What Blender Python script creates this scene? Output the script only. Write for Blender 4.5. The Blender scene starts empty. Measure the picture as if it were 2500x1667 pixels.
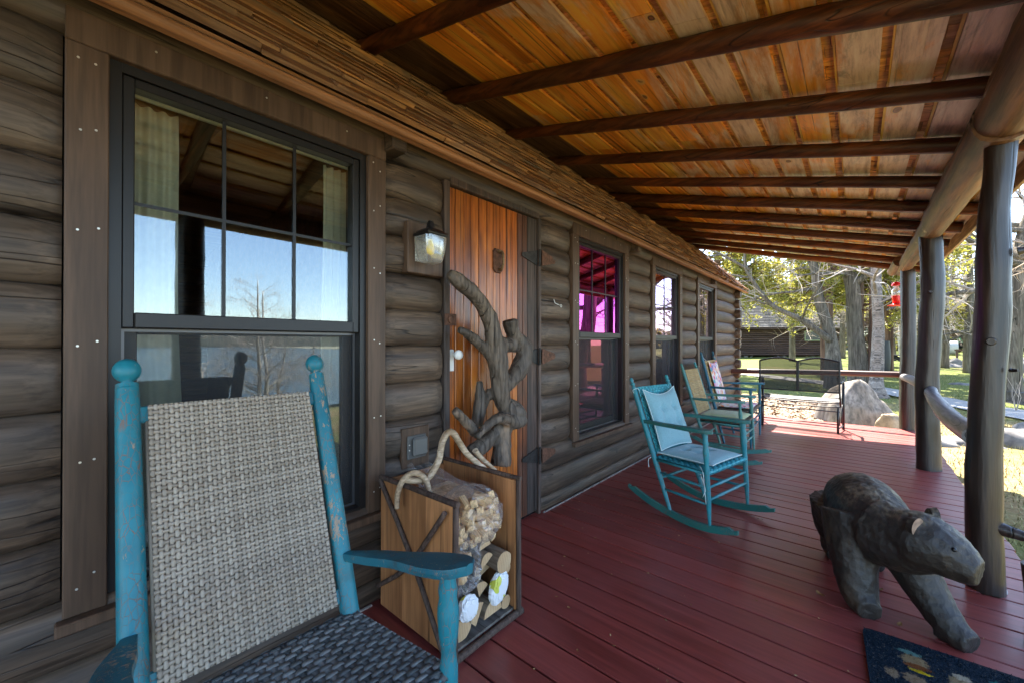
import bpy, math, random
from mathutils import Vector, Matrix, noise
R = math.radians
sc = bpy.context.scene
# ---------------------------------------------------------------- camera
cd = bpy.data.cameras.new('camera'); cam = bpy.data.objects.new('camera', cd); sc.collection.objects.link(cam)
cd.sensor_width = 36.0; cd.lens = 13.98; cd.clip_start = 0.02; cd.clip_end = 2000
cam.location = (1.81, 0.0, 1.25); cam.rotation_euler = (R(90.27), 0, R(40.9))
sc.camera = cam
# ---------------------------------------------------------------- world, sun, exposure
SUN_EL, SUN_AZ = 52.0, -22.0          # azimuth measured from +Y towards +X
w = bpy.data.worlds.new('World'); sc.world = w; w.use_nodes = True
wn = w.node_tree.nodes; sky = wn.new('ShaderNodeTexSky'); sky.sky_type = 'NISHITA'; sky.sun_disc = False
sky.sun_elevation = R(SUN_EL); sky.sun_rotation = R(SUN_AZ); sky.altitude = 200; sky.air_density = 0.9; sky.dust_density = 0.5; sky.ozone_density = 0.9
w.node_tree.links.new(sky.outputs[0], wn['Background'].inputs[0]); wn['Background'].inputs[1].default_value = 0.12
sl = bpy.data.lights.new('sun', 'SUN'); sl.energy = 4.8; sl.angle = R(0.5); sl.color = (1.0, 0.93, 0.82)
so = bpy.data.objects.new('sun', sl); sc.collection.objects.link(so)
sd = Vector((math.sin(R(SUN_AZ))*math.cos(R(SUN_EL)), math.cos(R(SUN_AZ))*math.cos(R(SUN_EL)), math.sin(R(SUN_EL))))
so.rotation_euler = sd.to_track_quat('Z', 'Y').to_euler(); so.location = (0, 20, 30)
sc.view_settings.view_transform = 'Standard'; sc.view_settings.look = 'None'
sc.view_settings.exposure = 3.0; sc.view_settings.gamma = 1.0
sc.render.engine = 'CYCLES'; sc.cycles.max_bounces = 10; sc.cycles.diffuse_bounces = 6; sc.cycles.glossy_bounces = 5
sc.cycles.transparent_max_bounces = 24; sc.cycles.transmission_bounces = 6
try: sc.cycles.use_denoising = True
except Exception: pass

# ---------------------------------------------------------------- helpers
COL = sc.collection
def rnd_seed(s): random.seed(s)
def U(a, b): return random.uniform(a, b)
class MB:
    """collects simple solids and links them as one mesh object"""
    def __init__(s): s.v = []; s.f = []; s.m = []; s.c = []; s.cur = 0; s.col = None
    def add(s, vs, fs, col=None):
        n = len(s.v); s.v += [tuple(p) for p in vs]; s.f += [tuple(i+n for i in f) for f in fs]
        s.m += [s.cur]*len(fs)
        c = col if col is not None else (s.col if s.col is not None else 0.5)
        s.c += [c]*len(vs)
    def box(s, x0, x1, y0, y1, z0, z1, M=None, col=None):
        vs = [Vector((x, y, z)) for x in (x0, x1) for y in (y0, y1) for z in (z0, z1)]
        if M is not None: vs = [M @ v for v in vs]
        s.add(vs, [(0,1,3,2),(4,6,7,5),(0,4,5,1),(2,3,7,6),(0,2,6,4),(1,5,7,3)], col)
    def bbox(s, x0, x1, y0, y1, z0, z1, b=.004, M=None, col=None):
        """box with bevelled edges"""
        b = min(b, (x1-x0)*.45, (y1-y0)*.45, (z1-z0)*.45)
        c = Vector(((x0+x1)/2, (y0+y1)/2, (z0+z1)/2)); h = Vector(((x1-x0)/2, (y1-y0)/2, (z1-z0)/2))
        vs = []; idx = {}
        for sx in (-1,1):
            for sy in (-1,1):
                for sz in (-1,1):
                    for k in range(3):
                        p = Vector((sx*(h.x-(b if k != 0 else 0)), sy*(h.y-(b if k != 1 else 0)), sz*(h.z-(b if k != 2 else 0))))
                        idx[(sx,sy,sz,k)] = len(vs); vs.append(c+p)
        fs = []
        for sx in (-1,1): fs.append([idx[(sx,a,bb,0)] for a, bb in ((-1,-1),(1,-1),(1,1),(-1,1))][::sx])
        for sy in (-1,1): fs.append([idx[(a,sy,bb,1)] for a, bb in ((-1,-1),(1,-1),(1,1),(-1,1))][::-sy])
        for sz in (-1,1): fs.append([idx[(a,bb,sz,2)] for a, bb in ((-1,-1),(1,-1),(1,1),(-1,1))][::sz])
        for sx in (-1,1):
            for sy in (-1,1): fs.append([idx[(sx,sy,-1,0)], idx[(sx,sy,-1,1)], idx[(sx,sy,1,1)], idx[(sx,sy,1,0)]][::(-1 if sx*sy < 0 else 1)])
        for sx in (-1,1):
            for sz in (-1,1): fs.append([idx[(sx,-1,sz,0)], idx[(sx,1,sz,0)], idx[(sx,1,sz,2)], idx[(sx,-1,sz,2)]][::(-1 if sx*sz < 0 else 1)])
        for sy in (-1,1):
            for sz in (-1,1): fs.append([idx[(-1,sy,sz,2)], idx[(1,sy,sz,2)], idx[(1,sy,sz,1)], idx[(-1,sy,sz,1)]][::(-1 if sy*sz < 0 else 1)])
        for sx in (-1,1):
            for sy in (-1,1):
                for sz in (-1,1): fs.append([idx[(sx,sy,sz,0)], idx[(sx,sy,sz,1)], idx[(sx,sy,sz,2)]][::(1 if sx*sy*sz > 0 else -1)])
        if M is not None: vs = [M @ v for v in vs]
        s.add(vs, fs, col)
    def tube(s, path, radii, n=10, cap=True, jit=0.0, sub=1, seed=0, flat=None, col=None, ns=6.0):
        P = [Vector(p) for p in path]; m = len(P)
        rr = list(radii) if hasattr(radii, '__len__') else [radii]*m
        if sub > 1:
            Q = []; Rr = []
            for i in range(m-1):
                p0 = P[max(i-1,0)]; p1 = P[i]; p2 = P[i+1]; p3 = P[min(i+2,m-1)]
                for k in range(sub):
                    t = k/sub
                    Q.append(.5*((2*p1)+(-p0+p2)*t+(2*p0-5*p1+4*p2-p3)*t*t+(-p0+3*p1-3*p2+p3)*t**3))
                    Rr.append(rr[i]*(1-t)+rr[i+1]*t)
            Q.append(P[-1]); Rr.append(rr[-1]); P, rr = Q, Rr; m = len(P)
        t0 = (P[1]-P[0]).normalized(); up = Vector((0,0,1)) if abs(t0.z) < .9 else Vector((1,0,0))
        a = t0.cross(up).normalized(); vs = []; fs = []
        for i in range(m):
            t = ((P[min(i+1,m-1)]-P[max(i-1,0)])).normalized()
            a = (a-t*a.dot(t)); a = a.normalized() if a.length > 1e-6 else t.orthogonal().normalized(); b = t.cross(a)
            for k in range(n):
                th = 2*math.pi*k/n; r = rr[i]
                d = a*math.cos(th)+b*math.sin(th)
                if jit: r *= 1+jit*noise.noise(P[i]*ns+d*1.3+Vector((seed*7.1, seed*3.3, 0)))
                vs.append(P[i]+d*r)
        for i in range(m-1):
            for k in range(n):
                k2 = (k+1) % n; fs.append((i*n+k, i*n+k2, (i+1)*n+k2, (i+1)*n+k))
        if cap:
            fs.append(tuple(range(n))[::-1]); fs.append(tuple((m-1)*n+k for k in range(n)))
        s.add(vs, fs, col)
    def lathe(s, prof, M=None, n=16, col=None):
        """prof: (radius, height) pairs about local z"""
        vs = []; fs = []; m = len(prof)
        for r, z in prof:
            for k in range(n):
                th = 2*math.pi*k/n; vs.append(Vector((r*math.cos(th), r*math.sin(th), z)))
        for i in range(m-1):
            for k in range(n):
                k2 = (k+1) % n; fs.append((i*n+k, i*n+k2, (i+1)*n+k2, (i+1)*n+k))
        fs.append(tuple(range(n))[::-1]); fs.append(tuple((m-1)*n+k for k in range(n)))
        if M is not None: vs = [M @ v for v in vs]
        s.add(vs, fs, col)
    def ell(s, c, r, M=None, n=16, m=10, col=None):
        prof = [(max(1e-4, math.sin(math.pi*i/m)), -math.cos(math.pi*i/m)) for i in range(m+1)]
        T = Matrix.Translation(Vector(c)) @ (M if M is not None else Matrix.Identity(4)) @ Matrix.Diagonal((r[0], r[1], r[2], 1))
        s.lathe(prof, T, n, col)
    def grid(s, nu, nv, fn, col=None, thick=None):
        vs = [Vector(fn(i/nu, j/nv)) for i in range(nu+1) for j in range(nv+1)]; W = nv+1
        fs = [(i*W+j, (i+1)*W+j, (i+1)*W+j+1, i*W+j+1) for i in range(nu) for j in range(nv)]
        s.add(vs, fs, col)
    def build(s, name, mat, parent=None, smooth=False, auto=None):
        me = bpy.data.meshes.new(name); me.from_pydata(s.v, [], s.f)
        at = me.attributes.new('tint', 'FLOAT', 'POINT'); at.data.foreach_set('value', s.c)
        mats = mat if isinstance(mat, (list, tuple)) else [mat]
        for q in mats: me.materials.append(q)
        if len(mats) > 1: me.polygons.foreach_set('material_index', s.m)
        if smooth: me.polygons.foreach_set('use_smooth', [True]*len(me.polygons))
        me.update()
        o = bpy.data.objects.new(name, me); COL.objects.link(o)
        if smooth and auto:
            md = o.modifiers.new('edge', 'EDGE_SPLIT'); md.split_angle = R(auto)
        if parent is not None: o.parent = parent
        return o
def tag(o, label, cat, group=None):
    o['label'] = label; o['category'] = cat
    if group: o['group'] = group
    return o
def struct(o): o['kind'] = 'structure'; return o
def thing(name, label, cat, loc=(0,0,0), rz=0, group=None, rx=0, ry=0):
    o = bpy.data.objects.new(name, None); COL.objects.link(o); o.location = loc; o.rotation_euler = (rx, ry, rz)
    o.empty_display_size = .1
    return tag(o, label, cat, group)
def T(x, y, z, rz=0, rx=0, ry=0):
    return Matrix.Translation((x, y, z)) @ Matrix.Rotation(rz, 4, 'Z') @ Matrix.Rotation(ry, 4, 'Y') @ Matrix.Rotation(rx, 4, 'X')
def ss(a, b, x):
    t = max(0, min(1, (x-a)/(b-a))); return t*t*(3-2*t)

# ---------------------------------------------------------------- materials
def new_mat(name):
    m = bpy.data.materials.new(name); m.use_nodes = True; nt = m.node_tree; nt.nodes.clear()
    out = nt.nodes.new('ShaderNodeOutputMaterial'); b = nt.nodes.new('ShaderNodeBsdfPrincipled')
    nt.links.new(b.outputs[0], out.inputs[0]); return m, nt, b, out
def ND(nt, t, **k):
    n = nt.nodes.new('ShaderNode'+t)
    for a, v in k.items(): setattr(n, a, v)
    return n
def LK(nt, a, b): nt.links.new(a, b)
def coords(nt, scale=(1,1,1), src='Object', rot=(0,0,0)):
    tc = ND(nt, 'TexCoord'); mp = ND(nt, 'Mapping'); mp.inputs['Scale'].default_value = scale; mp.inputs['Rotation'].default_value = rot
    LK(nt, tc.outputs[src], mp.inputs[0]); return mp.outputs[0]
def noi(nt, vec, scale, detail=4, rough=.55, dist=0):
    n = ND(nt, 'TexNoise'); n.inputs['Scale'].default_value = scale; n.inputs['Detail'].default_value = detail
    n.inputs['Roughness'].default_value = rough; n.inputs['Distortion'].default_value = dist
    LK(nt, vec, n.inputs['Vector']); return n.outputs['Fac']
def ramp(nt, fac, stops):
    r = ND(nt, 'ValToRGB'); e = r.color_ramp.elements
    while len(e) < len(stops): e.new(.5)
    for i, (p, c) in enumerate(stops):
        e[i].position = p; e[i].color = (c[0], c[1], c[2], 1) if hasattr(c, '__len__') else (c, c, c, 1)
    LK(nt, fac, r.inputs[0]); return r.outputs[0]
def mix(nt, fac, a, b, mode='MIX'):
    m = ND(nt, 'Mix', data_type='RGBA', blend_type=mode)
    if hasattr(fac, 'links'): LK(nt, fac, m.inputs[0])
    else: m.inputs[0].default_value = fac
    for i, q in ((6, a), (7, b)):
        if hasattr(q, 'links'): LK(nt, q, m.inputs[i])
        else: m.inputs[i].default_value = (q[0], q[1], q[2], 1)
    return m.outputs[2]
def mth(nt, op, a, b=0.0):
    m = ND(nt, 'Math', operation=op)
    for i, q in ((0, a), (1, b)):
        if hasattr(q, 'links'): LK(nt, q, m.inputs[i])
        else: m.inputs[i].default_value = q
    return m.outputs[0]
def bump(nt, b, h, strength=.3, dist=.01):
    n = ND(nt, 'Bump'); n.inputs['Strength'].default_value = strength; n.inputs['Distance'].default_value = dist
    LK(nt, h, n.inputs['Height']); LK(nt, n.outputs[0], b.inputs['Normal'])
def tint(nt):
    a = ND(nt, 'Attribute'); a.attribute_name = 'tint'; return a.outputs['Fac']
GR = {'x': (.06,1,1), 'y': (1,.06,1), 'z': (1,1,.06)}
def wood(name, c1, c2, c3=None, axis='z', sc_=18, rough=.6, bmp=.35, bd=.004, cracks=True, var=.5, spec=.35, patch=None, coat=0, fine=.62, flatck=False):
    """grained timber: long streaks, fine grain, drying cracks; board-to-board change through 'tint'"""
    m, nt, b, out = new_mat(name)
    g = GR[axis]; v = coords(nt, g)
    t = tint(nt); add = ND(nt, 'VectorMath', operation='ADD'); cx = ND(nt, 'CombineXYZ')
    tm = mth(nt, 'MULTIPLY', t, 37.0)
    for i in range(3): LK(nt, tm, cx.inputs[i])
    LK(nt, v, add.inputs[0]); LK(nt, cx.outputs[0], add.inputs[1]); v = add.outputs[0]
    n1 = noi(nt, v, sc_, 6, .65, .12); n2 = noi(nt, v, sc_*5, 3, .6); n3 = noi(nt, coords(nt), 2.2, 3, .6)
    base = ramp(nt, n1, [(.34, [q*.75 for q in c1]), (.5, [(p+q)/2 for p, q in zip(c1, c2)]), (.66, [min(.95, q*1.12) for q in c2])])
    if c3: base = mix(nt, ramp(nt, n3, [(.42, 0), (.62, 1)]), base, c3)
    base = mix(nt, mth(nt, 'MULTIPLY', ramp(nt, n2, [(.38, 1), (.58, 0)]), fine), base, [q*.45 for q in c1])
    tv = ND(nt, 'MapRange'); tv.inputs[3].default_value = 1-var; tv.inputs[4].default_value = 1+var; LK(nt, t, tv.inputs[0])
    hs = ND(nt, 'HueSaturation'); LK(nt, tv.outputs[0], hs.inputs['Value']); LK(nt, base, hs.inputs['Color']); base = hs.outputs[0]
    h = mth(nt, 'ADD', mth(nt, 'MULTIPLY', n1, .6), mth(nt, 'MULTIPLY', n2, .4))
    if cracks:
        nc = noi(nt, coords(nt, (0,.05,1) if flatck else [q*.10 if q < 1 else q for q in g]), sc_*1.3, 1, .4, 0)
        ln = mth(nt, 'ABSOLUTE', mth(nt, 'SUBTRACT', nc, .5))
        ck = mth(nt, 'MULTIPLY', ramp(nt, ln, [(0, 1), (.012, 0)]), ramp(nt, noi(nt, coords(nt, [q*3 if q < 1 else q for q in g]), 6, 2), [(.44, 0), (.54, 1)]))
        base = mix(nt, ck, base, [q*.15 for q in c1]); h = mth(nt, 'SUBTRACT', h, mth(nt, 'MULTIPLY', ck, .8))
    if patch:
        col, lo, hi, s_ = patch
        pn = noi(nt, coords(nt, [max(q, .25) for q in g]), s_, 5, .65)
        base = mix(nt, ramp(nt, pn, [(lo, 0), (hi, 1)]), base, col)
    LK(nt, base, b.inputs['Base Color']); b.inputs['Roughness'].default_value = rough; b.inputs['Specular IOR Level'].default_value = spec
    b.inputs['Coat Weight'].default_value = coat; b.inputs['Coat Roughness'].default_value = .25
    bump(nt, b, h, bmp, bd); return m
def pineceil(name):
    """golden pine boards with grey-tan weathering, orange stain and dark knots"""
    m = wood(name, (.90,.25,.012), (1.0,.52,.08), None, 'y', 7, .38, .4, .004, True, .20, .5, fine=.4); nt = m.node_tree
    b = [n for n in nt.nodes if n.type == 'BSDF_PRINCIPLED'][0]; base = b.inputs['Base Color'].links[0].from_socket; t = tint(nt)
    sp = ND(nt, 'SeparateXYZ'); LK(nt, coords(nt), sp.inputs[0]); out_ = ND(nt, 'MapRange'); out_.inputs[1].default_value = .2; out_.inputs[2].default_value = 2.1; out_.inputs[3].default_value = .12; out_.inputs[4].default_value = -.10; LK(nt, sp.outputs[0], out_.inputs[0])
    g = noi(nt, coords(nt, (1,.30,1)), 3.4, 6, .7, .8); gs = noi(nt, coords(nt, (1,.10,1)), 22, 5, .7)
    f = mth(nt, 'ADD', mth(nt, 'ADD', mth(nt, 'MULTIPLY', g, .8), mth(nt, 'MULTIPLY', gs, .2)), mth(nt, 'MULTIPLY', mth(nt, 'SUBTRACT', t, .5), -.10)); f = mth(nt, 'SUBTRACT', f, out_.outputs[0])
    grey = ramp(nt, gs, [(.3, (.36,.22,.13)), (.5, (.80,.56,.35)), (.75, (.97,.80,.58))])
    base = mix(nt, ramp(nt, f, [(.42, 0), (.54, 1)]), base, grey)
    dk = noi(nt, coords(nt, (1,.22,1)), 5.5, 6, .75, 1.0); base = mix(nt, ramp(nt, dk, [(.56, 0), (.72, .75)]), base, (.17,.10,.06))
    vo = ND(nt, 'TexVoronoi'); vo.inputs['Scale'].default_value = 3.6; vo.inputs['Randomness'].default_value = 1; dn = ND(nt, 'TexNoise'); dn.inputs['Scale'].default_value = 9; cc = coords(nt, (1,.62,1)); LK(nt, cc, dn.inputs['Vector']); dm = ND(nt, 'VectorMath', operation='MULTIPLY_ADD'); LK(nt, dn.outputs['Color'], dm.inputs[0]); dm.inputs[1].default_value = (.07,.07,.07); LK(nt, cc, dm.inputs[2]); LK(nt, dm.outputs[0], vo.inputs['Vector'])
    ring = ramp(nt, vo.outputs['Distance'], [(.0, (.16,.07,.03)), (.045, (.30,.13,.04)), (.055, (.03,.015,.008)), (.068, (.80,.45,.12)), (.10, (.6,.4,.2))])
    base = mix(nt, ramp(nt, vo.outputs['Distance'], [(.075, 1), (.11, 0)]), base, ring)
    LK(nt, base, b.inputs['Base Color']); b.inputs['Coat Weight'].default_value = .15; b.inputs['Coat Roughness'].default_value = .3; return m
def plain(name, col, rough=.5, metal=0, spec=.5, nscale=0, nam=.25, bmp=0, trans=0, sheen=0):
    m, nt, b, out = new_mat(name)
    if nscale:
        n = noi(nt, coords(nt), nscale, 5, .6)
        LK(nt, ramp(nt, n, [(.3, [q*(1-nam) for q in col]), (.7, [min(1, q*(1+nam)) for q in col])]), b.inputs['Base Color'])
        if bmp: bump(nt, b, n, bmp, .005)
    else: b.inputs['Base Color'].default_value = (*col, 1)
    b.inputs['Roughness'].default_value = rough; b.inputs['Metallic'].default_value = metal; b.inputs['Specular IOR Level'].default_value = spec
    b.inputs['Transmission Weight'].default_value = trans; b.inputs['Sheen Weight'].default_value = sheen
    return m
M = {}
M['log'] = wood('stained wall logs', (.050,.031,.021), (.155,.106,.070), (.080,.060,.045), 'y', 13, .52, .5, .005, True, .22, .4, fine=.5, flatck=True)
M['trim'] = wood('brown painted trim', (.105,.062,.038), (.125,.076,.048), None, 'z', 8, .5, .15, .002, False, .06, .35)
M['nail'] = plain('bright nail heads', (.7,.68,.62), .35, .6)
M['frame'] = plain('bronze aluminium sash', (.020,.019,.019), .40, .3, .5)
M['doorwood'] = wood('varnished door boards', (.22,.048,.007), (.62,.20,.024), (.42,.11,.014), 'z', 10, .32, .35, .003, True, .30, .5, patch=((.075,.035,.022), .56, .74, 1.7), coat=.25)
M['doordark'] = wood('dark stained door boards', (.11,.025,.008), (.34,.10,.030), (.14,.06,.035), 'z', 10, .4, .35, .003, True, .25, .4)
M['hingewood'] = wood('weathered door edge board', (.055,.040,.032), (.16,.10,.075), (.09,.07,.06), 'z', 12, .6, .5, .004, True, .3)
M['iron'] = plain('dark iron', (.040,.036,.033), .55, .6, .5, 40, .5, .3)
M['rust'] = plain('rusty iron', (.13,.060,.035), .7, .4, .5, 40, .5, .3)
M['deck'] = wood('red painted decking', (.205,.036,.028), (.270,.054,.043), (.245,.058,.050), 'x', 14, .34, .25, .003, False, .12, .5, patch=((.34,.14,.12), .64, .80, 5), fine=.25)
M['post'] = wood('dark stained posts', (.012,.007,.005), (.055,.033,.022), (.034,.024,.020), 'z', 10, .38, .7, .008, True, .1, .5, patch=((.33,.23,.14), .735, .76, 7))
M['beam'] = wood('barked beam log', (.08,.030,.011), (.31,.135,.050), (.17,.08,.036), 'y', 8, .5, .9, .010, True, .1, .5, patch=((.62,.46,.28), .66, .72, 9))
M['batten'] = wood('bright batten edge', (.80,.34,.04), (.98,.60,.12), None, 'y', 9, .5, .3, .003, False, .15)
M['rafter'] = wood('stained rafters', (.045,.012,.005), (.20,.058,.016), (.10,.038,.014), 'x', 9, .45, .5, .005, True, .2, .4)
M['ceil'] = pineceil('pine roof boards')
M['ceildark'] = wood('dark roof boards', (.060,.025,.010), (.30,.14,.05), (.15,.08,.04), 'y', 12, .55, .5, .005, True, .3)
M['shingle'] = wood('shingle backs', (.85,.30,.03), (.95,.50,.09), (.70,.36,.18), 'x', 9, .6, .4, .004, True, .35)
M['shake'] = wood('stained eave shakes', (.12,.045,.014), (.50,.25,.085), (.28,.16,.085), 'y', 12, .6, .8, .008, True, .30, patch=((.10,.075,.055), .58, .68, 4))
M['pipe'] = wood('round eave moulding', (.34,.155,.065), (.46,.225,.10), None, 'y', 8, .5, .15, .002, False, .05)
M['fascia'] = wood('pale fascia board', (.40,.27,.13), (.60,.43,.24), None, 'y', 10, .6, .3, .003, True, .1)
M['interior'] = wood('inside log walls', (.09,.045,.022), (.22,.115,.055), None, 'y', 10, .6, .3, .004, True, .2)
M['dark'] = plain('dark gap', (.012,.010,.009), .9)
M['white'] = plain('white ceramic', (.75,.74,.70), .25)
M['black'] = plain('black powder coat', (.014,.014,.016), .35, .3)
def glass(name, tintc, refl, k=.36, tr=(.95,.97,.95)):
    m = bpy.data.materials.new(name); m.use_nodes = True; nt = m.node_tree; nt.nodes.clear()
    out = ND(nt, 'OutputMaterial'); mx = ND(nt, 'MixShader'); tb = ND(nt, 'BsdfTransparent'); gl = ND(nt, 'BsdfGlossy')
    tb.inputs[0].default_value = (*tr, 1); gl.inputs['Roughness'].default_value = 0.0; gl.inputs['Color'].default_value = (*refl, 1)
    fr = ND(nt, 'Fresnel'); fr.inputs['IOR'].default_value = 1.5
    f = mth(nt, 'ADD', mth(nt, 'MULTIPLY', fr.outputs[0], 1-k), k)
    LK(nt, f, mx.inputs[0]); LK(nt, tb.outputs[0], mx.inputs[1]); LK(nt, gl.outputs[0], mx.inputs[2]); LK(nt, mx.outputs[0], out.inputs[0]); return m
M['glass1'] = glass('coated window glass', None, (.62,.66,.68), .12)
M['glass2'] = glass('magenta coated glass', None, (.72,.12,.60), .55, (.85,.55,.7))
M['glass2low'] = glass('rosy lower glass', None, (.95,.30,.50), .22, (.8,.65,.7))
M['glass3'] = glass('lilac coated glass', None, (.93,.70,.95), .55, (.8,.7,.8))
M['glass4'] = glass('pale pink coated glass', None, (.98,.80,.82), .55, (.85,.8,.8))
def screenmat(name, col, a):
    m, nt, b, out = new_mat(name); b.inputs['Base Color'].default_value = (*col, 1); b.inputs['Roughness'].default_value = .6
    v = coords(nt); ck = ND(nt, 'TexNoise'); ck.inputs['Scale'].default_value = 900; LK(nt, v, ck.inputs['Vector'])
    tr = ND(nt, 'BsdfTransparent'); mx = ND(nt, 'MixShader'); LK(nt, mth(nt, 'ADD', mth(nt, 'MULTIPLY', ck.outputs[0], .1), a-.05), mx.inputs[0])
    LK(nt, tr.outputs[0], mx.inputs[1]); LK(nt, b.outputs[0], mx.inputs[2]); LK(nt, mx.outputs[0], out.inputs[0]); return m
M['screen'] = screenmat('insect screen', (.05,.05,.05), .35)
M['sling'] = screenmat('black sling mesh', (.022,.022,.022), .84)
def cloth(name, col, a=1.0, scale=60, bmp=.2):
    m, nt, b, out = new_mat(name)
    n = noi(nt, coords(nt), scale, 4, .7)
    LK(nt, ramp(nt, n, [(.3, [q*.85 for q in col]), (.7, [min(1, q*1.1) for q in col])]), b.inputs['Base Color'])
    b.inputs['Roughness'].default_value = .85; b.inputs['Sheen Weight'].default_value = .2; bump(nt, b, n, bmp, .002)
    if a < 1:
        tl = ND(nt, 'BsdfTranslucent'); tl.inputs[0].default_value = (*col, 1); tr = ND(nt, 'BsdfTransparent')
        m1 = ND(nt, 'MixShader'); m1.inputs[0].default_value = .4; LK(nt, b.outputs[0], m1.inputs[1]); LK(nt, tl.outputs[0], m1.inputs[2])
        m2 = ND(nt, 'MixShader'); m2.inputs[0].default_value = a; LK(nt, tr.outputs[0], m2.inputs[1]); LK(nt, m1.outputs[0], m2.inputs[2]); LK(nt, m2.outputs[0], out.inputs[0])
    return m
M['curtain'] = cloth('sheer cream curtain', (.88,.88,.70), .96, 30, .1)
# ================================================================ ground level shared by everything outdoors
def ground(x, y):
    dd = math.hypot(x-1.8, y); a = math.degrees(math.atan2(x-1.8, y)) if y > 0 else 90
    wt = ss(22, 42, a) if x > 1.8 else 0
    return (-.4+.022*max(0, min(dd-12, 38)))*(1-wt)+(-.4-1.15*ss(4, 15, x))*wt
# ================================================================ LOG CABIN
cabin = thing('log_cabin', 'dark brown log cabin with a row of double hung windows and covered porch roof', 'cabin', (0, 0, 0))
WIN = [(.02, 1.07), (2.78, 3.84), (4.46, 5.48), (6.16, 7.20)]       # casing extents along the wall
DOOR = (1.45, 2.37); ZT, ZB = 2.24, .46; YN, YF = -3.2, 8.66
def log_run(mb, y0, y1, zc, hz, bul, seed, e0=False, e1=False):
    """one wall log, half round towards the porch, ends eased where cut for an opening"""
    L = y1-y0; n = max(6, int(L/.07)); m = 12; vs = []; fs = []
    for i in range(n+1):
        y = y0+L*i/n; t = 1.0
        d0 = (y-y0) if e0 else 9; d1 = (y1-y) if e1 else 9; d = min(d0, d1)
        if d < .10: t = .62+.38*math.sin(math.pi/2*d/.10)
        wob = .006*noise.noise(Vector((y*1.1, seed*5.3, 0)))+.004*noise.noise(Vector((y*4, seed*2.3, 3)))
        for j in range(m+1):
            th = -math.pi/2+math.pi*j/m
            r = 1+.05*noise.noise(Vector((y*1.5, th*2, seed*3.7)))+.02*noise.noise(Vector((y*9, th*5, seed)))
            x = (bul*max(0, math.cos(th))**.68*r+wob)*t-.01*(1-t); z = zc+hz*math.sin(th)*(1 if t > .99 else (.9+.1*t))+wob*.5
            vs.append((x, y, z))
    W = m+1
    for i in range(n):
        for j in range(m): fs.append((i*W+j, (i+1)*W+j, (i+1)*W+j+1, i*W+j+1))
    if e0: fs.append(tuple(range(W)))
    if e1: fs.append(tuple(n*W+j for j in range(W))[::-1])
    mb.add(vs, fs, random.random())
rnd_seed(4)
wl = MB(); grooves = [.10-.189, .10, .29, .479, .668, .857, 1.046, 1.235, 1.424, 1.613, 1.80, 1.99, 2.18, 2.37]
for i in range(len(grooves)-1):
    a, b = grooves[i], grooves[i+1]; zc = (a+b)/2; hz = (b-a)/2+.004
    segs = []
    if i == 0: continue
    ops = []
    if zc < 2.18: ops.append(DOOR)
    if ZB < zc < ZT-.04: ops += WIN
    ops.sort(); y = YN
    for (p, q) in ops: segs.append((y, p, y > YN, True)); y = q
    segs.append((y, YF+(.10 if i % 2 else 0), y > YN, False))
    for (p, q, e0, e1) in segs:
        log_run(wl, p+.004 if e0 else p, q-.004 if e1 else q, zc, hz, (.066), i*7+p, e0, e1)

log_run(wl, YN, DOOR[0], .045, .056, .052, 91, False, True); log_run(wl, DOOR[1], YF, .045, .056, .052, 92, True, False)
wall = wl.build('wall', M['log'], cabin, True, 50)
# dark core behind logs (with openings) and the far gable wall
cr = MB()
ys = [YN]+[q for p in sorted(WIN+[DOOR]) for q in p]+[8.72]
for i in range(0, len(ys)-1, 2): cr.box(-.16, -.002, ys[i]-.001, ys[i+1]+.001, -.38, 2.42)
for (p, q) in WIN: cr.box(-.16, -.003, p, q, -.38, ZB); cr.box(-.16, -.003, p, q, ZT, 2.42)
cr.box(-.16, -.003, DOOR[0], DOOR[1], 2.18, 2.42); cr.box(-.16, -.003, DOOR[0], DOOR[1], -.38, .0)
cr.build('wall_core', M['dark'], cabin)
cl = MB(); cl.box(.05, .062, DOOR[1]+.01, YF, .0, .006); cl.box(.05, .062, -3, 1.0, 0, .006); cl.build('caulk_line', plain('pale caulk', (.30,.27,.25), .7, 0, .4, 60, .6), cabin)
# crossing log ends at the far corner
for i in range(12):
    zc = .10+.0945+.189*i-.09; e = MB(); dx = U(-.012, .02)
    e.tube([(-4.5, 8.58, zc), (.0, 8.58, zc), (.115+dx, 8.58, zc), (.135+dx, 8.58, zc)], [.088, .088, .086, .074], 14, True, .04, 1, i, col=random.random())
    e.build('log_end', M['log'], cabin, True, 40)
side = MB(); side.box(-5.2, -.0, 8.50, 8.60, -.38, 2.38); side.build('gable_wall', M['log'], cabin)
# interior
it = MB()
for i in range(15): it.tube([(-4.6, -3.2, .1+i*.2), (-4.6, 8.5, .1+i*.2)], .11, 8, False, .05, 8, i, col=random.random())
it.box(-5.2, -.17, -3.2, 8.5, -.03, -.001, col=.3); it.box(-4.5, -.17, -3.3, -3.2, 0, 2.395, col=.4); it.box(-4.5, -.17, 1.30, 1.38, 0, 2.395, col=.4); it.box(-4.5, -.17, 4.1, 4.18, 0, 2.395, col=.6)
it.box(-5.2, -.165, -3.3, 8.6, 2.40, 2.43, col=.2)
it.build('interior_wall', M['interior'], cabin, False)
for k, y in enumerate((-.9, .45, 1.8, 3.3, 4.9, 6.5)):
    g = MB(); g.tube([(-4.6, y, 2.31), (-2.4, y+.02, 2.30), (-.17, y, 2.31)], [.085, .08, .075], 12, True, .08, 6, k); g.build('interior_beam', M['rafter'], cabin, True)
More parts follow.
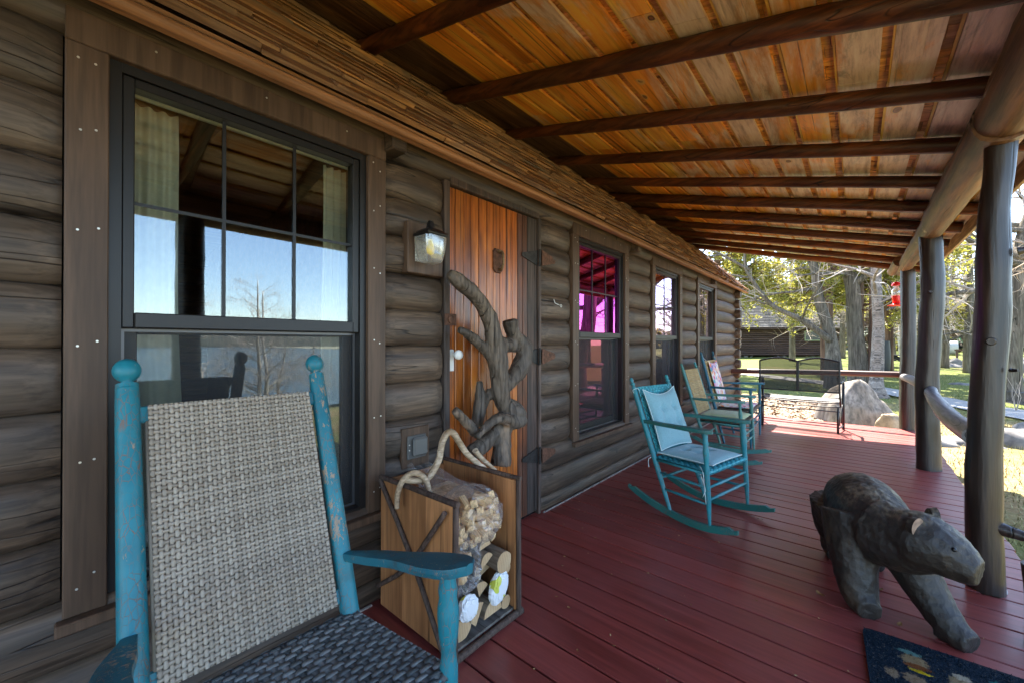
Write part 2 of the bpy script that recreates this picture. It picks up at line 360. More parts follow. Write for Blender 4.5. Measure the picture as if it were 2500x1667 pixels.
# ---- windows
def window(p, q, gmat, idx):
    z0, z1 = ZB, ZT; w = q-p; cw = .092
    win = MB()                                     # casing is the window's own body
    X0, X1 = -.02, .066
    win.bbox(X0, X1, p, q, z1-.095, z1+.003, .003, col=.4)
    win.bbox(X0, X1-.003, p, p+cw, z0-.015, z1-.0952, .003, col=.55); win.bbox(X0, X1-.003, q-cw, q, z0-.015, z1-.0952, .003, col=.5)
    win.bbox(X0, X1+.03, p-.015, q+.015, z0-.05, z0-.0155, .004, col=.2)
    nl = win; win.cur = 1
    for yy in (p+.03, p+.066, q-.03, q-.066):
        for zz in (z0+.08, z0+.44, z0+.80, z0+1.14, z0+1.44, z1-.14):
            c_ = (X1-.002, yy+U(-.004, .004), zz+U(-.02, .02)); nl.lathe([(.0035, 0), (.003, .0018)], T(*c_, 0, 0, R(90)), 8)
    for yy in (p+.2, (p+q)/2, q-.2): nl.lathe([(.0035, 0), (.003, .0018)], T(X1, yy, z1-.03, 0, 0, R(90)), 8)
    wo = win.build('window', [M['trim'], M['nail']], cabin)
    a, b = p+cw, q-cw; zt, zb = z1-.095, z0-.012; fr = MB(); fw = .03
    # outer frame
    fr.box(-.10, .040, a, a+fw, zb, zt); fr.box(-.10, .040, b-fw, b, zb, zt); fr.box(-.10, .041, a+fw, b-fw, zt-fw, zt); fr.box(-.10, .043, a+fw, b-fw, zb, zb+.035)
    fr.build('frame', M['frame'], wo)
    zm = 1.30
    us = MB(); s_ = .030                            # upper sash stands proud
    A, B = a+fw+.001, b-fw-.001
    us.bbox(-.02, .032, A, A+s_, zm, zt-fw-.001, .003); us.bbox(-.02, .032, B-s_, B, zm, zt-fw-.001, .003)
    us.bbox(-.02, .0318, A+s_, B-s_, zt-fw-.03, zt-fw-.001, .003); us.bbox(-.02, .036, A+s_, B-s_, zm, zm+.050, .003)
    us.build('upper_sash', M['frame'], wo)
    gz0, gz1 = zm+.050, zt-fw-.03; gy0, gy1 = A+s_, B-s_
    mu = MB()
    nm = 2 if idx == 0 or idx == 1 else 1
    for k in range(nm): yy = gy0+(gy1-gy0)*(k+1)/(nm+1); mu.box(.0055, .011, yy-.0055, yy+.0055, gz0, gz1)
    if idx < 3: mu.box(.0057, .0112, gy0, gy1, gz0+(gz1-gz0)*.49-.0055, gz0+(gz1-gz0)*.49+.0055)
    mu.build('muntin', M['frame'], wo)
    g = MB(); g.box(.001, .005, gy0-.002, gy1+.002, gz0-.002, gz1+.002); g.build('upper_pane', gmat, wo)
    ls = MB(); l0 = zb+.036
    ls.bbox(-.075, -.045, A, A+.045, l0, zm+.02, .003); ls.bbox(-.075, -.045, B-.045, B, l0, zm+.02, .003)
    ls.bbox(-.075, -.0452, A+.045, B-.045, l0, l0+.05, .003); ls.bbox(-.075, -.0452, A+.045, B-.045, zm-.02, zm+.02, .003)
    ls.build('lower_sash', M['frame'], wo)
    g = MB(); g.box(-.062, -.058, A+.04, B-.04, l0+.04, zm-.018); g.build('lower_pane', {0: M['glass1'], 1: M['glass2low']}.get(idx, gmat), wo)
    sf = MB(); c_ = .010                            # screen with thin pale frame
    sf.box(-.012, -.006, A, A+c_, l0, zm-.002); sf.box(-.012, -.006, B-c_, B, l0, zm-.002); sf.box(-.012, -.0062, A+c_, B-c_, l0, l0+c_); sf.box(-.012, -.0062, A+c_, B-c_, zm-.002-c_, zm-.002)
    so_ = sf.build('screen', plain('screen frame', (.12,.12,.125), .4, .6), wo)
    g = MB(); g.add([(-.009, A+c_, l0+c_), (-.009, B-c_, l0+c_), (-.009, B-c_, zm-.012), (-.009, A+c_, zm-.012)], [(0,1,2,3)]); g.build('mesh', M['screen'], so_)
    bl = MB(); bl.box(-.050, -.035, A, B, gz1+.0, gz1+.03); bl.build('curtain_rod', plain('cream rod', (.75,.74,.6), .5), wo)
for i, (p, q) in enumerate(WIN): window(p, q, [M['glass1'], M['glass2'], M['glass3'], M['glass4']][i], i)
def curtain(y0, y1, z0, z1, seed, label, flare=.03, m=None):
    mb = MB(); npl = max(3, int(abs(y1-y0)/.035))
    def f(u, v):
        yy = y0+(y1-y0)*u*(1+flare*(1-v)*6*(abs(y1-y0)))
        return (-.115+.018*math.sin(u*npl*math.pi*2+seed+v*.8)*(1.0-.3*v)+.01*math.sin(v*4+seed), yy+.006*math.sin(v*7+seed), z0+(z1-z0)*v)
    mb.grid(npl*8, 24, f); o = mb.build('curtain', M['curtain'], None, True); tag(o, label, 'curtain', 'cream curtains behind the windows'); return o
def move_keep(o): return o
curtain(.10, .30, .52, 2.10, 1, 'cream sheer curtain gathered at the left side of the largest nearest window', .10)
curtain(.985, .84, .52, 2.10, 2, 'cream sheer curtain gathered at the right side of the largest nearest window', .05)
curtain(3.42, 3.66, .52, 2.10, 3, 'cream curtain strip inside the magenta reflecting window', .05)
curtain(4.62, 4.80, .52, 2.10, 4, 'cream curtain strip inside the lilac window, third from the near end', .05)
curtain(6.35, 6.52, .52, 2.10, 5, 'cream curtain strip inside the farthest window of the log wall', .05)
# ---- door
df = MB()
df.bbox(-.10, .050, DOOR[0], DOOR[0]+.042, .0, 2.18, .004, col=.3); df.bbox(-.10, .046, DOOR[1]-.030, DOOR[1], .0, 2.18, .004, col=.6); df.bbox(-.10, .052, DOOR[0]+.043, DOOR[1]-.031, 2.165, 2.235, .004, col=.4)
df.build('door_frame', M['hingewood'], cabin)
dr = MB(); rnd_seed(12); y = DOOR[0]+.045; yend = DOOR[1]-.033; wds = [.050,.062,.058,.060,.064,.057,.060,.062,.055,.052,.050,.048]; s_ = (yend-y-.11)/sum(wds)
for k, wd in enumerate(wds):
    wd *= s_; dr.cur = 1 if k >= 10 else 0; dr.bbox(.0, .026+U(-.0015,.0015), y+.002, y+wd-.002, .025, 2.160, .0035, col=random.random()); y += wd
door = dr.build('door', [M['doorwood'], M['doordark']], cabin)
he = MB(); he.bbox(.0, .028, y+.001, yend, .025, 2.16, .004, col=.2); he.box(-.04, -.001, DOOR[0]+.044, yend, .02, 2.162, col=.1); he.build('hinge_board', M['hingewood'], door)
lb = MB(); lb.bbox(.0275, .031, DOOR[0]+.047, DOOR[0]+.09, .9, 2.155, .001, col=.7)
for z in (1.876, 1.155, .43):
    h = MB(); Y = DOOR[1]-.031
    h.add([(.031, Y, z+.058), (.031, Y, z-.058), (.031, Y-.18, z-.012), (.031, Y-.18, z+.012), (.036, Y, z+.058), (.036, Y, z-.058), (.036, Y-.18, z-.012), (.036, Y-.18, z+.012)], [(0,1,2,3), (7,6,5,4), (0,4,5,1), (1,5,6,2), (2,6,7,3), (3,7,4,0)])
    ho = h.build('hinge', M['iron'], door)
    k = MB(); k.tube([(.050, Y+.005, z-.062), (.050, Y+.005, z+.062)], .0085, 10); k.build('pin', M['iron'], ho)
    k = MB(); Y += .014; k.add([(.062, Y, z+.058), (.062, Y, z-.058), (.062, Y+.16, z-.02), (.062, Y+.17, z), (.062, Y+.16, z+.02), (.066, Y, z+.058), (.066, Y, z-.058), (.066, Y+.16, z-.02), (.066, Y+.17, z), (.066, Y+.16, z+.02)], [(4,3,2,1,0), (5,6,7,8,9), (0,1,6,5), (1,2,7,6), (2,3,8,7), (3,4,9,8), (4,0,5,9)])
    k.build('leaf', M['rust'] if z > .5 else M['rust'], ho)
k = MB(); k.bbox(.026, .031, 1.475+.03, 1.475+.062, 1.09, 1.215, .002); kp = k.build('knob_plate', M['white'], door)
k = MB(); k.lathe([(.011, 0), (.010, .022), (.012, .026), (.026, .036), (.029, .046), (.025, .058), (.010, .064), (.001, .065)], T(.031, 1.530, 1.185, 0, 0, R(90)), 20); k.build('knob', M['white'], kp, True, 60)
k = MB(); k.bbox(.052, .060, 1.445, 1.53, 1.352, 1.418, .002); la = k.build('latch', M['rust'], door)
k = MB(); k.lathe([(.024, 0), (.024, .008), (.018, .012), (.001, .013)], T(.060, 1.488, 1.385, 0, 0, R(90)), 18); k.box(.0725, .074, 1.484, 1.492, 1.375, 1.395); k.build('keyhole_cover', M['rust'], la, True, 50)
# knocker
k = MB(); c = (1.91, 1.79); oc = [(-.045, -.06), (-.025, -.08), (.025, -.08), (.045, -.06), (.045, .06), (.025, .08), (-.025, .08), (-.045, .06)]
k.add([(.027, c[0]+a, c[1]+b) for a, b in oc]+[(.038, c[0]+a*.93, c[1]+b*.95) for a, b in oc], [tuple(range(8))[::-1], tuple(range(8, 16))]+[(i, (i+1)%8, 8+(i+1)%8, 8+i) for i in range(8)])
kp = k.build('knocker_plate', M['rust'], door)
k = MB(); k.tube([(.040, c[0]+.006, c[1]+.055), (.066, c[0]+.008, c[1]+.050), (.074, c[0]+.008, c[1]+.02), (.072, c[0]+.010, c[1]-.02), (.058, c[0]+.010, c[1]-.055), (.040, c[0]+.010, c[1]-.055)], [.010,.011,.008,.008,.011,.010], 10, True, 0, 3)
k.tube([(.045, c[0]-.018, c[1]+.058), (.060, c[0]+.008, c[1]+.060), (.045, c[0]+.032, c[1]+.056)], [.006,.007,.006], 8, True, 0, 3); k.build('knocker', plain('old brass', (.20,.125,.06), .5, .6, .5, 40, .4), kp, True, 50)
# small projecting beam ends under the eave
for y in (1.145, 3.98, 6.9):
    k = MB(); k.bbox(-.05, .14, y-.085, y-.005, 2.185, 2.30, .006, M=None, col=U(0,1)); k.build('purlin_end', M['log'], cabin)
# ---- main roof: steep slab with shakes, eave at x .20
EX, EZ = .20, 2.275
rf = MB(); rnd_seed(7)
for r_ in range(14):
    y = -3.2; x0 = EX-.078*r_; z0 = EZ+.016+.0800*r_
    while y < 8.98:
        wd = U(.12, .48); d = U(-.014, .014); t_ = U(.012, .028); y2 = min(8.985, y+wd-.002)
        Lx = .105
        # each shake: wedge lying on the slope, butt end thick
        p = [(x0+d, y, z0-d+.010-.012), (x0+d, y2, z0-d-.002), (x0-Lx, y2, z0+Lx*1.03), (x0-Lx, y, z0+Lx*1.03)]
        q = [(a+t_*.75, b, c_+t_*.75) for a, b, c_ in p[:2]]+[(a+.002, b, c_+.003) for a, b, c_ in p[2:]]
        rf.add(p+q, [(0,3,2,1), (4,5,6,7), (0,1,5,4), (1,2,6,5), (2,3,7,6), (3,0,4,7)], random.random()); y += wd
roof = rf.build('roof', M['shake'], cabin)
k = MB(); k.add([(EX-.02, -3.2, EZ+.0), (EX-.02, 8.98, EZ+.0), (-5.0, 8.98, EZ+5.1), (-5.0, -3.2, EZ+5.1), (EX-.05, -3.2, EZ-.03), (EX-.05, 8.98, EZ-.03), (-5.0, 8.98, EZ+5.0), (-5.0, -3.2, EZ+5.0)], [(0,1,2,3), (7,6,5,4), (0,4,5,1), (1,5,6,2), (2,6,7,3), (3,7,4,0)])
k.build('roof_deck', M['ceildark'], roof)
k = MB(); k.bbox(EX-.05, EX-.025, -3.2, 8.97, EZ-.045, EZ+.02, .003, col=.5); k.tube([(EX-.010, -3.2+11.0*i/10, EZ-.03+.003*math.sin(i*1.7)) for i in range(11)]+[(EX-.01, 8.96, EZ-.03)], .019, 12, True, .05, 2); k.build('eave_moulding', M['pipe'], roof, True, 40)
k = MB(); k.add([(EX-.03, -3.2, EZ-.04), (EX-.03, 8.97, EZ-.04), (-.02, 8.97, EZ+.14), (-.02, -3.2, EZ+.14)], [(0,1,2,3)], .5); k.build('soffit', M['ceildark'], roof)
# ---- porch roof
PA, PB = 3.03, .27                       # rafter underside z = PA - PB x
rnd_seed(21)
RY = [-1.55, -.82, -.08, .66]+[1.41+.7425*k for k in range(10)]+[8.80]
for k, y in enumerate(RY):
    r = U(.047, .056) if k < 14 else .05; mb = MB(); pts = []
    for i in range(8):
        x = -.80+i*(2.60+.80)/7; pts.append((x, y+U(-.008, .008), PA-PB*x+r+U(-.005, .005)))
    mb.tube(pts, [r*1.06]+[r*U(.96, 1.04) for _ in range(6)]+[r*.95], 12, True, .10, 3, k, col=random.random()); mb.build('rafter', M['rafter'], cabin, True, 50)
cb = MB(); x = -.33; k = 0; zz = lambda x: PA+.108-PB*x
def slab(mb, x0, x1, y0, y1, t, col, off=0):
    a, b = zz(x0)+off, zz(x1)+off
    mb.add([(x0,y0,a),(x1,y0,b),(x1,y1,b),(x0,y1,a),(x0,y0,a+t),(x1,y0,b+t),(x1,y1,b+t),(x0,y1,a+t)], [(0,3,2,1),(4,5,6,7),(0,1,5,4),(1,2,6,5),(2,3,7,6),(3,0,4,7)], col)
bt0 = []
while x < 2.6:
    wd = U(.150, .168); g = U(.042, .056); y = -3.2; j = U(1.6, 3.4)
    while y < 8.9:
        y2 = min(8.92, y+j); o_ = U(-.003, .003); slab(cb, x+o_, x+wd+o_, y+.002, y2-.002, .020, random.random(), U(0, .002)); y = y2; j = U(2.4, 4.2)
    bt0.append((x-.012, x-.001)); x += wd+g
cb.build('roof_board', M['ceil'], cabin)
bt1 = MB()
for (p, q) in bt0:
    y = -3.2
    while y < 8.9: y2 = min(8.9, y+U(1.2,2.6)); slab(bt1, p+U(-.003,.003), q, y, y2-.003, .006, random.random(), .003); y = y2
bt1.build('roof_batten', M['batten'], cabin)
db = MB(); x = -1.6
while x < -.36:
    wd = U(.10, .14); slab(db, x, min(x+wd-.008, -.352), -3.2, 8.92, .02, random.random(), U(0, .012)); x += wd
db.build('dark_roof_board', M['ceildark'], cabin)
sh = MB()
y = -3.2
while y < 8.9:                            # undersides of the roof shingles seen through the gaps
    wd = U(.07, .15); xs = -.36
    while xs < 2.58:
        L = U(.18, .24); slab(sh, xs, min(xs+L-.002, 2.62), y, y+wd-.003, .006, random.random(), .022+U(0, .004)); xs += L
    y += wd
sh.build('roof_shingle', M['shingle'], cabin)
k = MB(); slab(k, -1.6, 2.72, -3.25, 8.95, .02, .5, .035); k.build('roof_cover', plain('grey roofing', (.12,.115,.11), .85, 0, .3, 30, .3), cabin)
k = MB(); k.bbox(2.625, 2.650, -3.2, 8.93, 2.30, 2.46, .003); k.build('fascia_board', M['fascia'], cabin)
# posts
rnd_seed(31)
def post(pts, rad, knots, seed, lab=None):
    mb = MB(); mb.tube(pts, rad, 24, True, .09, 8, seed, ns=5.0)
    for (p, d, r, L) in knots:
        p = Vector(p); d = Vector(d).normalized(); mb.tube([p, p+d*L*.6, p+d*L], [r*1.35, r, r*.8], 12, True, .12, 3, seed+1)
    return mb.build('porch_post', M['post'], cabin, True, 55)
post([(2.304,3.12,0), (2.304,3.12,.06), (2.299,3.12,.55), (2.314,3.12,1.05), (2.332,3.12,1.40), (2.334,3.12,1.65), (2.340,3.12,1.92), (2.358,3.12,2.15), (2.366,3.12,2.30)], [.068,.069,.064,.061,.062,.062,.056,.055,.058],
     [((2.34,3.10,.33),(.9,-.35,-.1),.026,.12), ((2.32,3.08,1.26),(-.15,-.9,0),.019,.04), ((2.38,3.07,1.12),(.6,-.7,.0),.008,.03), ((2.41,3.10,1.70),(.9,-.1,.15),.016,.03)], 3)
post([(2.35,5.72,0), (2.345,5.72,.4), (2.345,5.72,.9), (2.365,5.72,1.4), (2.385,5.72,1.75), (2.38,5.72,2.05), (2.37,5.72,2.32)], [.094,.090,.088,.086,.090,.086,.084], [((2.36,5.64,1.75),(0,-1,.1),.014,.03)], 5)
post([(2.37,8.18,0), (2.37,8.18,.7), (2.385,8.18,1.4), (2.38,8.18,2.32)], [.090,.087,.083,.082], [], 7)
post([(2.35,.74,0), (2.34,.74,.8), (2.36,.74,1.5), (2.35,.74,2.32)], [.105,.10,.097,.095], [], 9)
post([(2.35,-1.7,0), (2.34,-1.7,.8), (2.36,-1.7,1.5), (2.35,-1.7,2.32)], [.105,.10,.097,.095], [], 11)
k = MB(); k.lathe([(.076, .0), (.075, .008), (.071, .012)], T(2.305,3.147,0), 20); k.build('paint_ring', plain('scuffed pale paint', (.32,.30,.30), .6, 0, .4, 50, .9), cabin, True)
# plate beams
def beam(pts, rad, seed):
    mb = MB(); mb.tube(pts, rad, 22, True, .10, 8, seed, ns=3.5, col=.5); return mb.build('plate_beam', M['beam'], cabin, True, 50)
beam([(2.36,8.74,2.385), (2.36,7.2,2.38), (2.37,5.6,2.37)], [.085,.09,.095], 1)
beam([(2.27,9.0,2.42), (2.28,8.2,2.42), (2.28,7.9,2.42)], [.072,.075,.07], 6)
beam([(2.37,5.75,2.375), (2.36,4.4,2.365), (2.36,3.02,2.35)], [.098,.108,.118], 2)
beam([(2.37,3.10,2.365), (2.36,1.6,2.36), (2.35,-.2,2.365), (2.35,-3.2,2.37)], [.12,.125,.125,.12], 3)
# rails
k = MB(); k.tube([(.06,8.22,.745), (1.2,8.24,.775), (2.36,8.24,.79)], [.045,.043,.045], 12, True, .05, 5, 2); k.build('railing', wood('red brown rail', (.085,.035,.028), (.17,.085,.07), (.12,.07,.06), 'x', 10, .4, .3, .003, True, .1), cabin, True, 50)
rmat = wood('greyed rail log', (.13,.125,.125), (.30,.29,.29), (.20,.19,.19), 'y', 9, .42, .4, .004, True, .1)
k = MB(); k.tube([(2.33,8.10,.765), (2.33,7.4,.79), (2.33,6.5,.81), (2.33,5.78,.82)], [.048,.050,.050,.048], 14, True, .05, 5, 3); k.build('railing', rmat, cabin, True, 50)
k = MB(); k.tube([(2.37,5.64,.80), (2.355,5.56,.775), (2.345,5.2,.745), (2.33,4.6,.72), (2.31,4.0,.725), (2.29,3.4,.755), (2.28,3.12,.77)], [.040,.050,.054,.058,.058,.056,.055], 14, True, .06, 5, 4); k.build('railing', rmat, cabin, True, 50)
# ---- deck
dk = MB(); rnd_seed(41); y = -3.2; pw = .1525
while y < 8.12:
    y2 = min(y+pw, 8.14); dk.bbox(.0, 2.53+U(-.008,.008), y+.0045, y2-.0045, -.032, -U(0,.0016), .003, col=random.random()); y = y2
struct(dk.build('porch_deck', M['deck']))
k = MB(); k.box(.0, 2.50, -3.2, 8.10, -.05, -.034); k.box(2.46, 2.50, -3.2, 8.12, -.40, -.05); k.box(.0, 2.46, 8.08, 8.12, -.42, -.05)
struct(k.build('deck_frame', M['dark']))
# edge board along the far end of the deck
# ================================================================ ROCKING CHAIRS
def paint(name, c, c2, wear, lo=.62, scale=5, worn=(.30,.22,.15), rough=.45):
    """old flaking paint: body colour, cloudy fading, chips of bare wood with a hard edge, crazing"""
    m, nt, b, out = new_mat(name); v = coords(nt)
    n1 = noi(nt, v, 7, 4, .6); col = ramp(nt, n1, [(.3, c), (.7, c2)])
    big = noi(nt, v, scale, 4, .6); fine = noi(nt, coords(nt, (1,1,.3)), 70, 5, .75, .4)
    f = mth(nt, 'ADD', mth(nt, 'MULTIPLY', big, .45), mth(nt, 'MULTIPLY', fine, .55))
    chip = ramp(nt, f, [(lo, 0), (lo+.012, 1)]); col = mix(nt, chip, col, worn)
    dirt = ramp(nt, noi(nt, v, 16, 5, .7), [(.56, 0), (.75, 1)]); col = mix(nt, mth(nt, 'MULTIPLY', dirt, wear), col, (.035,.040,.035))
    vo = ND(nt, 'TexVoronoi', feature='DISTANCE_TO_EDGE'); vo.inputs['Scale'].default_value = 90; LK(nt, coords(nt, (1,1,.35)), vo.inputs['Vector'])
    cr_ = ramp(nt, vo.outputs['Distance'], [(0, 1), (.05, 0)]); cm = mth(nt, 'MULTIPLY', cr_, ramp(nt, noi(nt, v, 9, 3), [(.42, 0), (.56, .9)])); col = mix(nt, cm, col, (.20,.09,.05))
    LK(nt, col, b.inputs['Base Color']); b.inputs['Roughness'].default_value = rough; b.inputs['Specular IOR Level'].default_value = .4
    h = mth(nt, 'SUBTRACT', mth(nt, 'MULTIPLY', fine, .2), mth(nt, 'ADD', chip, cm)); bump(nt, b, h, .35, .002); return m
def reed(name, a, b_, rough=.6):
    m, nt, b, out = new_mat(name); t = tint(nt); n = noi(nt, coords(nt), 45, 4, .6); n2 = noi(nt, coords(nt, (1,1,.2)), 260, 3, .6)
    f = mth(nt, 'ADD', mth(nt, 'MULTIPLY', t, .55), mth(nt, 'ADD', mth(nt, 'MULTIPLY', n, .3), mth(nt, 'MULTIPLY', n2, .15)))
    LK(nt, ramp(nt, f, [(.2, a), (.8, b_)]), b.inputs['Base Color']); b.inputs['Roughness'].default_value = rough; bump(nt, b, n2, .25, .001); return m
M['turq'] = paint('worn turquoise paint', (.006,.130,.175), (.012,.200,.250), .45, .584)
M['turqarm'] = paint('dirty turquoise arm paint', (.006,.085,.125), (.010,.140,.185), .80, .570)
M['aqua'] = paint('aqua chair paint', (.022,.25,.285), (.018,.18,.22), .35, .66)
M['teal'] = paint('teal rocker paint', (.014,.12,.115), (.02,.16,.14), .25, .70)
M['green'] = paint('green teal faded paint', (.045,.24,.24), (.09,.22,.17), .45, .66, 3)
M['blue'] = paint('deep blue green paint', (.006,.10,.16), (.010,.14,.20), .25, .72)
M['reed'] = reed('grey flat reed', (.23,.190,.145), (.38,.325,.26)); M['reedseat'] = reed('dark grey seat reed', (.045,.052,.055), (.17,.18,.18))
M['reedaqua'] = reed('painted reed', (.02,.20,.25), (.05,.36,.41)); M['cane'] = reed('yellow cane', (.36,.24,.10), (.58,.43,.21)); M['rush'] = reed('brown rush', (.06,.045,.03), (.20,.15,.10))
def weave(mb, P, nu, nv, th, wfac=.86, pat=1, seg=4):
    """P(u,v)->(point, normal). u across, v up. flat warp strands running up weave over and under pairs of weft strands"""
    rnd_seed(nu*nv)
    for i in range(nu):                                   # vertical strands
        u0 = (i+.5)/nu; off = random.choice((0, 1)) if pat == 2 else (i % 2); vs = []; fs = []; col = random.random(); n = nv*seg
        jw = [U(-.10, .10) for _ in range(nv+2)]
        for k in range(n+1):
            v = k/n; ph = v*nv
            if pat == 3: s_ = math.sin(math.pi*(ph/1.5+(i % 3)*2/3))
            else: s_ = max(-1, min(.8, math.sin(math.pi*(ph+off))*1.7+.40))
            uj = u0+jw[int(ph)]*.25/nu
            hw = wfac*.5/nu*(.92+.08*s_)
            p0, nn = P(uj-hw, v); p1, _ = P(uj+hw, v); d = nn*(th*s_)
            vs += [p0+d-nn*th*.35, p0+d+nn*th*.15, (p0+p1)/2+d+nn*th*.28, p1+d+nn*th*.15, p1+d-nn*th*.35]
        for k in range(n):
            for j in range(4): a = k*5+j; fs.append((a, a+1, a+6, a+5))
            a = k*5; fs.append((a, a+5, a+9, a+4))
        mb.add(vs, fs, col)
    for j in range(nv):                                   # horizontal strands
        v0 = (j+.5)/nv; n = nu*2; vs = []; fs = []; col = random.random()
        for k in range(n+1):
            u = k/n; i_ = min(nu-1, u*nu); s_ = math.sin(math.pi*(i_+j+.5))*(.35)
            hw = .47/nv; p0, nn = P(u, v0-hw); p1, _ = P(u, v0+hw); d = -nn*(th*s_)
            vs += [p0+d-nn*th*.2, (p0+p1)/2+d+nn*th*.25, p1+d-nn*th*.2]
        for k in range(n):
            for q in range(2): a = k*3+q; fs.append((a, a+3, a+4, a+1))
            a = k*3; fs.append((a, a+2, a+5, a+3))
        mb.add(vs, fs, col)
TURN = [(0,.95),(.06,1.15),(.10,.85),(.14,1.1),(.18,.80),(.36,1.12),(.56,1.25),(.70,.92),(.73,.72),(.76,1.15),(.79,1.18),(.82,.78),(.86,1.05),(1,1)]
def chair(label, loc, rz, wr, wf, seat, depth, tan, top, armz, pr, mats, rocker=True, finial='ball', back=None, armw=.10, seatmat=None, tf=.05, cat='rocking chair', wtop=None, armL=.10, adrop=0, group=None, bw=(30, 36), sw=(26, 24), backz=None, name='rocking_chair', topface=None):
    rt = thing(name, label, cat, loc, rz, group); mp, ma, mk = mats; wtop = wtop or wr
    X = lambda z: (seat-z)*tan
    B = lambda s, z: Vector((X(z), s*(wr/2+(wtop-wr)/2*(z-seat)/(top-seat)), z))
    for s in (-1, 1):
        zb = .045 if rocker else .0; mb = MB(); zf = top-.082 if finial == 'ball' else top-.075
        mb.tube([B(s, zb), B(s, zb+.06), B(s, seat-.1), B(s, seat), B(s, seat+.15), B(s, zf-.04), B(s, zf)], [pr*.6, pr*.75, pr*1.0, pr*1.03, pr*1.03, pr*.92, pr*.80], 18, True, .02, 2, s)
        d = (B(s, top)-B(s, seat)).normalized(); Mx = Matrix.Translation(B(s, zf)) @ d.to_track_quat('Z', 'Y').to_matrix().to_4x4()
        L = (top-zf)
        if finial == 'ball': prof = [(pr*.80, -.002), (pr*.90, 0), (pr*.84, .05*L), (pr*.50, .12*L), (pr*.44, .20*L)]+[(pr*1.10*math.sin(a), .22*L+L*.39*(1-math.cos(a))) for a in [.45+i*(math.pi-.45)/9 for i in range(10)]]
        else: prof = [(pr*.80, -.002), (pr*.55, .08*L), (pr*.9, .22*L), (pr*.95, .34*L), (pr*.6, .44*L), (pr*.62, .5*L), (pr*.80, .7*L), (pr*.62, .9*L), (pr*.25, L), (.001, L*1.01)]
        mb.lathe([(max(.0006, a), b_) for a, b_ in prof], Mx, 18); mb.build('back_post', mp, rt, True, 45)
        F = lambda z: Vector((depth-(z-seat)*tf, s*wf/2, z))
        mb = MB(); z1 = armz-.012; hz = z1-zb; n = 30; pth = []; rd = []
        for i in range(n+1):
            t = i/n; z = zb+hz*t; r = pr*.86
            ts = (z-seat)/(z1-seat)
            if ts > 0:
                for a in range(len(TURN)-1):
                    if TURN[a][0] <= ts <= TURN[a+1][0]: q = (ts-TURN[a][0])/(TURN[a+1][0]-TURN[a][0]); r *= TURN[a][1]*(1-q)+TURN[a+1][1]*q; break
            elif z < zb+.16: r *= .55+.45*(z-zb)/.16
            pth.append(F(z)); rd.append(r)
        mb.tube(pth, rd, 16, True, 0, 1); mb.build('front_post', mp, rt, True, 60)
        # arm: paddle widening forward
        a0 = B(s, armz-adrop-.005); a1 = F(armz); mb = MB(); n = 22; vs = []; fs = []; L = a1.x-a0.x+armL
        for i in range(n+1):
            t = i/n; x = a0.x-.02+(L+.02)*t; yc = a0.y+(a1.y-a0.y)*t+s*.012*math.sin(t*math.pi)
            ww = armw*(.30+.30*ss(.05, .35, t)+.40*ss(.45, .8, t)) ; e = 1-max(0, (t-.86)/.14); ww *= math.sqrt(max(.03, 1-(1-e)**2)) if t > .86 else 1
            z = armz-.006+.012*t-adrop*(1-t); h = .013
            vs += [(x, yc-ww/2, z), (x, yc-ww/2*.93, z+h*.8), (x, yc-ww*.25, z+h), (x, yc+ww*.25, z+h), (x, yc+ww/2*.93, z+h*.8), (x, yc+ww/2, z), (x, yc+ww/2*.9, z-h), (x, yc-ww/2*.9, z-h)]
        for i in range(n):
            for k in range(8): a = i*8+k; b_ = i*8+(k+1) % 8; fs.append((a, b_, b_+8, a+8))
        fs.append(tuple(range(8))); fs.append(tuple(n*8+k for k in range(8))[::-1]); mb.add(vs, fs); mb.build('arm', ma, rt, True, 40)
        # side stretchers
        for z in (.30, .19):
            mb = MB(); p = B(s, z); q = F(z); q.x = depth-(z-seat)*tf; mb.tube([p, p*.7+q*.3, (p+q)/2, p*.3+q*.7, q], [pr*.40, pr*.5, pr*.60, pr*.5, pr*.40], 10); mb.build('stretcher', mp, rt, True)
        if rocker:
            mb = MB(); vs = []; fs = []; n = 28; xc = (X(.05)+depth)/2-.02; Rr = 1.05; y0 = wr/2*s-s*.0; yf = wf/2*s
            for i in range(n+1):
                t = i/n; th = R(-27)+R(47)*t; x = xc+Rr*math.sin(th); z = Rr*(1-math.cos(th)); y = y0+(yf-y0)*min(1, max(0, (x-X(.05))/(depth-X(.05))))
                hh = .046*(1 if .04 < t < .96 else .55)
                vs += [(x, y-.011, z), (x, y+.011, z), (x, y+.011, z+hh), (x, y-.011, z+hh)]
            for i in range(n):
                for k in range(4): a = i*4+k; b_ = i*4+(k+1) % 4; fs.append((a, b_, b_+4, a+4))
            fs += [(3,2,1,0), tuple(n*4+k for k in range(4))]; mb.add(vs, fs); mb.build('rocker', mk, rt)
    for z, xx in ((.30, 1), (.22, 1), (.26, 0)):
        mb = MB(); 
        if xx: p, q = Vector((depth-(z-seat)*tf, -wf/2, z)), Vector((depth-(z-seat)*tf, wf/2, z))
        else: p, q = B(-1, z), B(1, z)
        mb.tube([p, p*.75+q*.25, p*.72+q*.28, (p+q)/2, p*.28+q*.72, p*.25+q*.75, q], [pr*.42, pr*.50, pr*.62, pr*.52, pr*.62, pr*.50, pr*.42], 10); mb.build('stretcher', mp, rt, True)
    # back panel
    z0, z1 = backz or (seat+.05, top-.12); rp = pr*.42
    for nm, z in (('back_rail', z1), ('back_rail', z0)):
        mb = MB(); p, q = B(-1, z), B(1, z); Mx = T(p.x, 0, z, 0, 0, -math.atan(tan)); mb.bbox(-.006, .006, p.y+.01, q.y-.01, -.022, .022, .004, Mx); mb.build(nm, mp, rt)
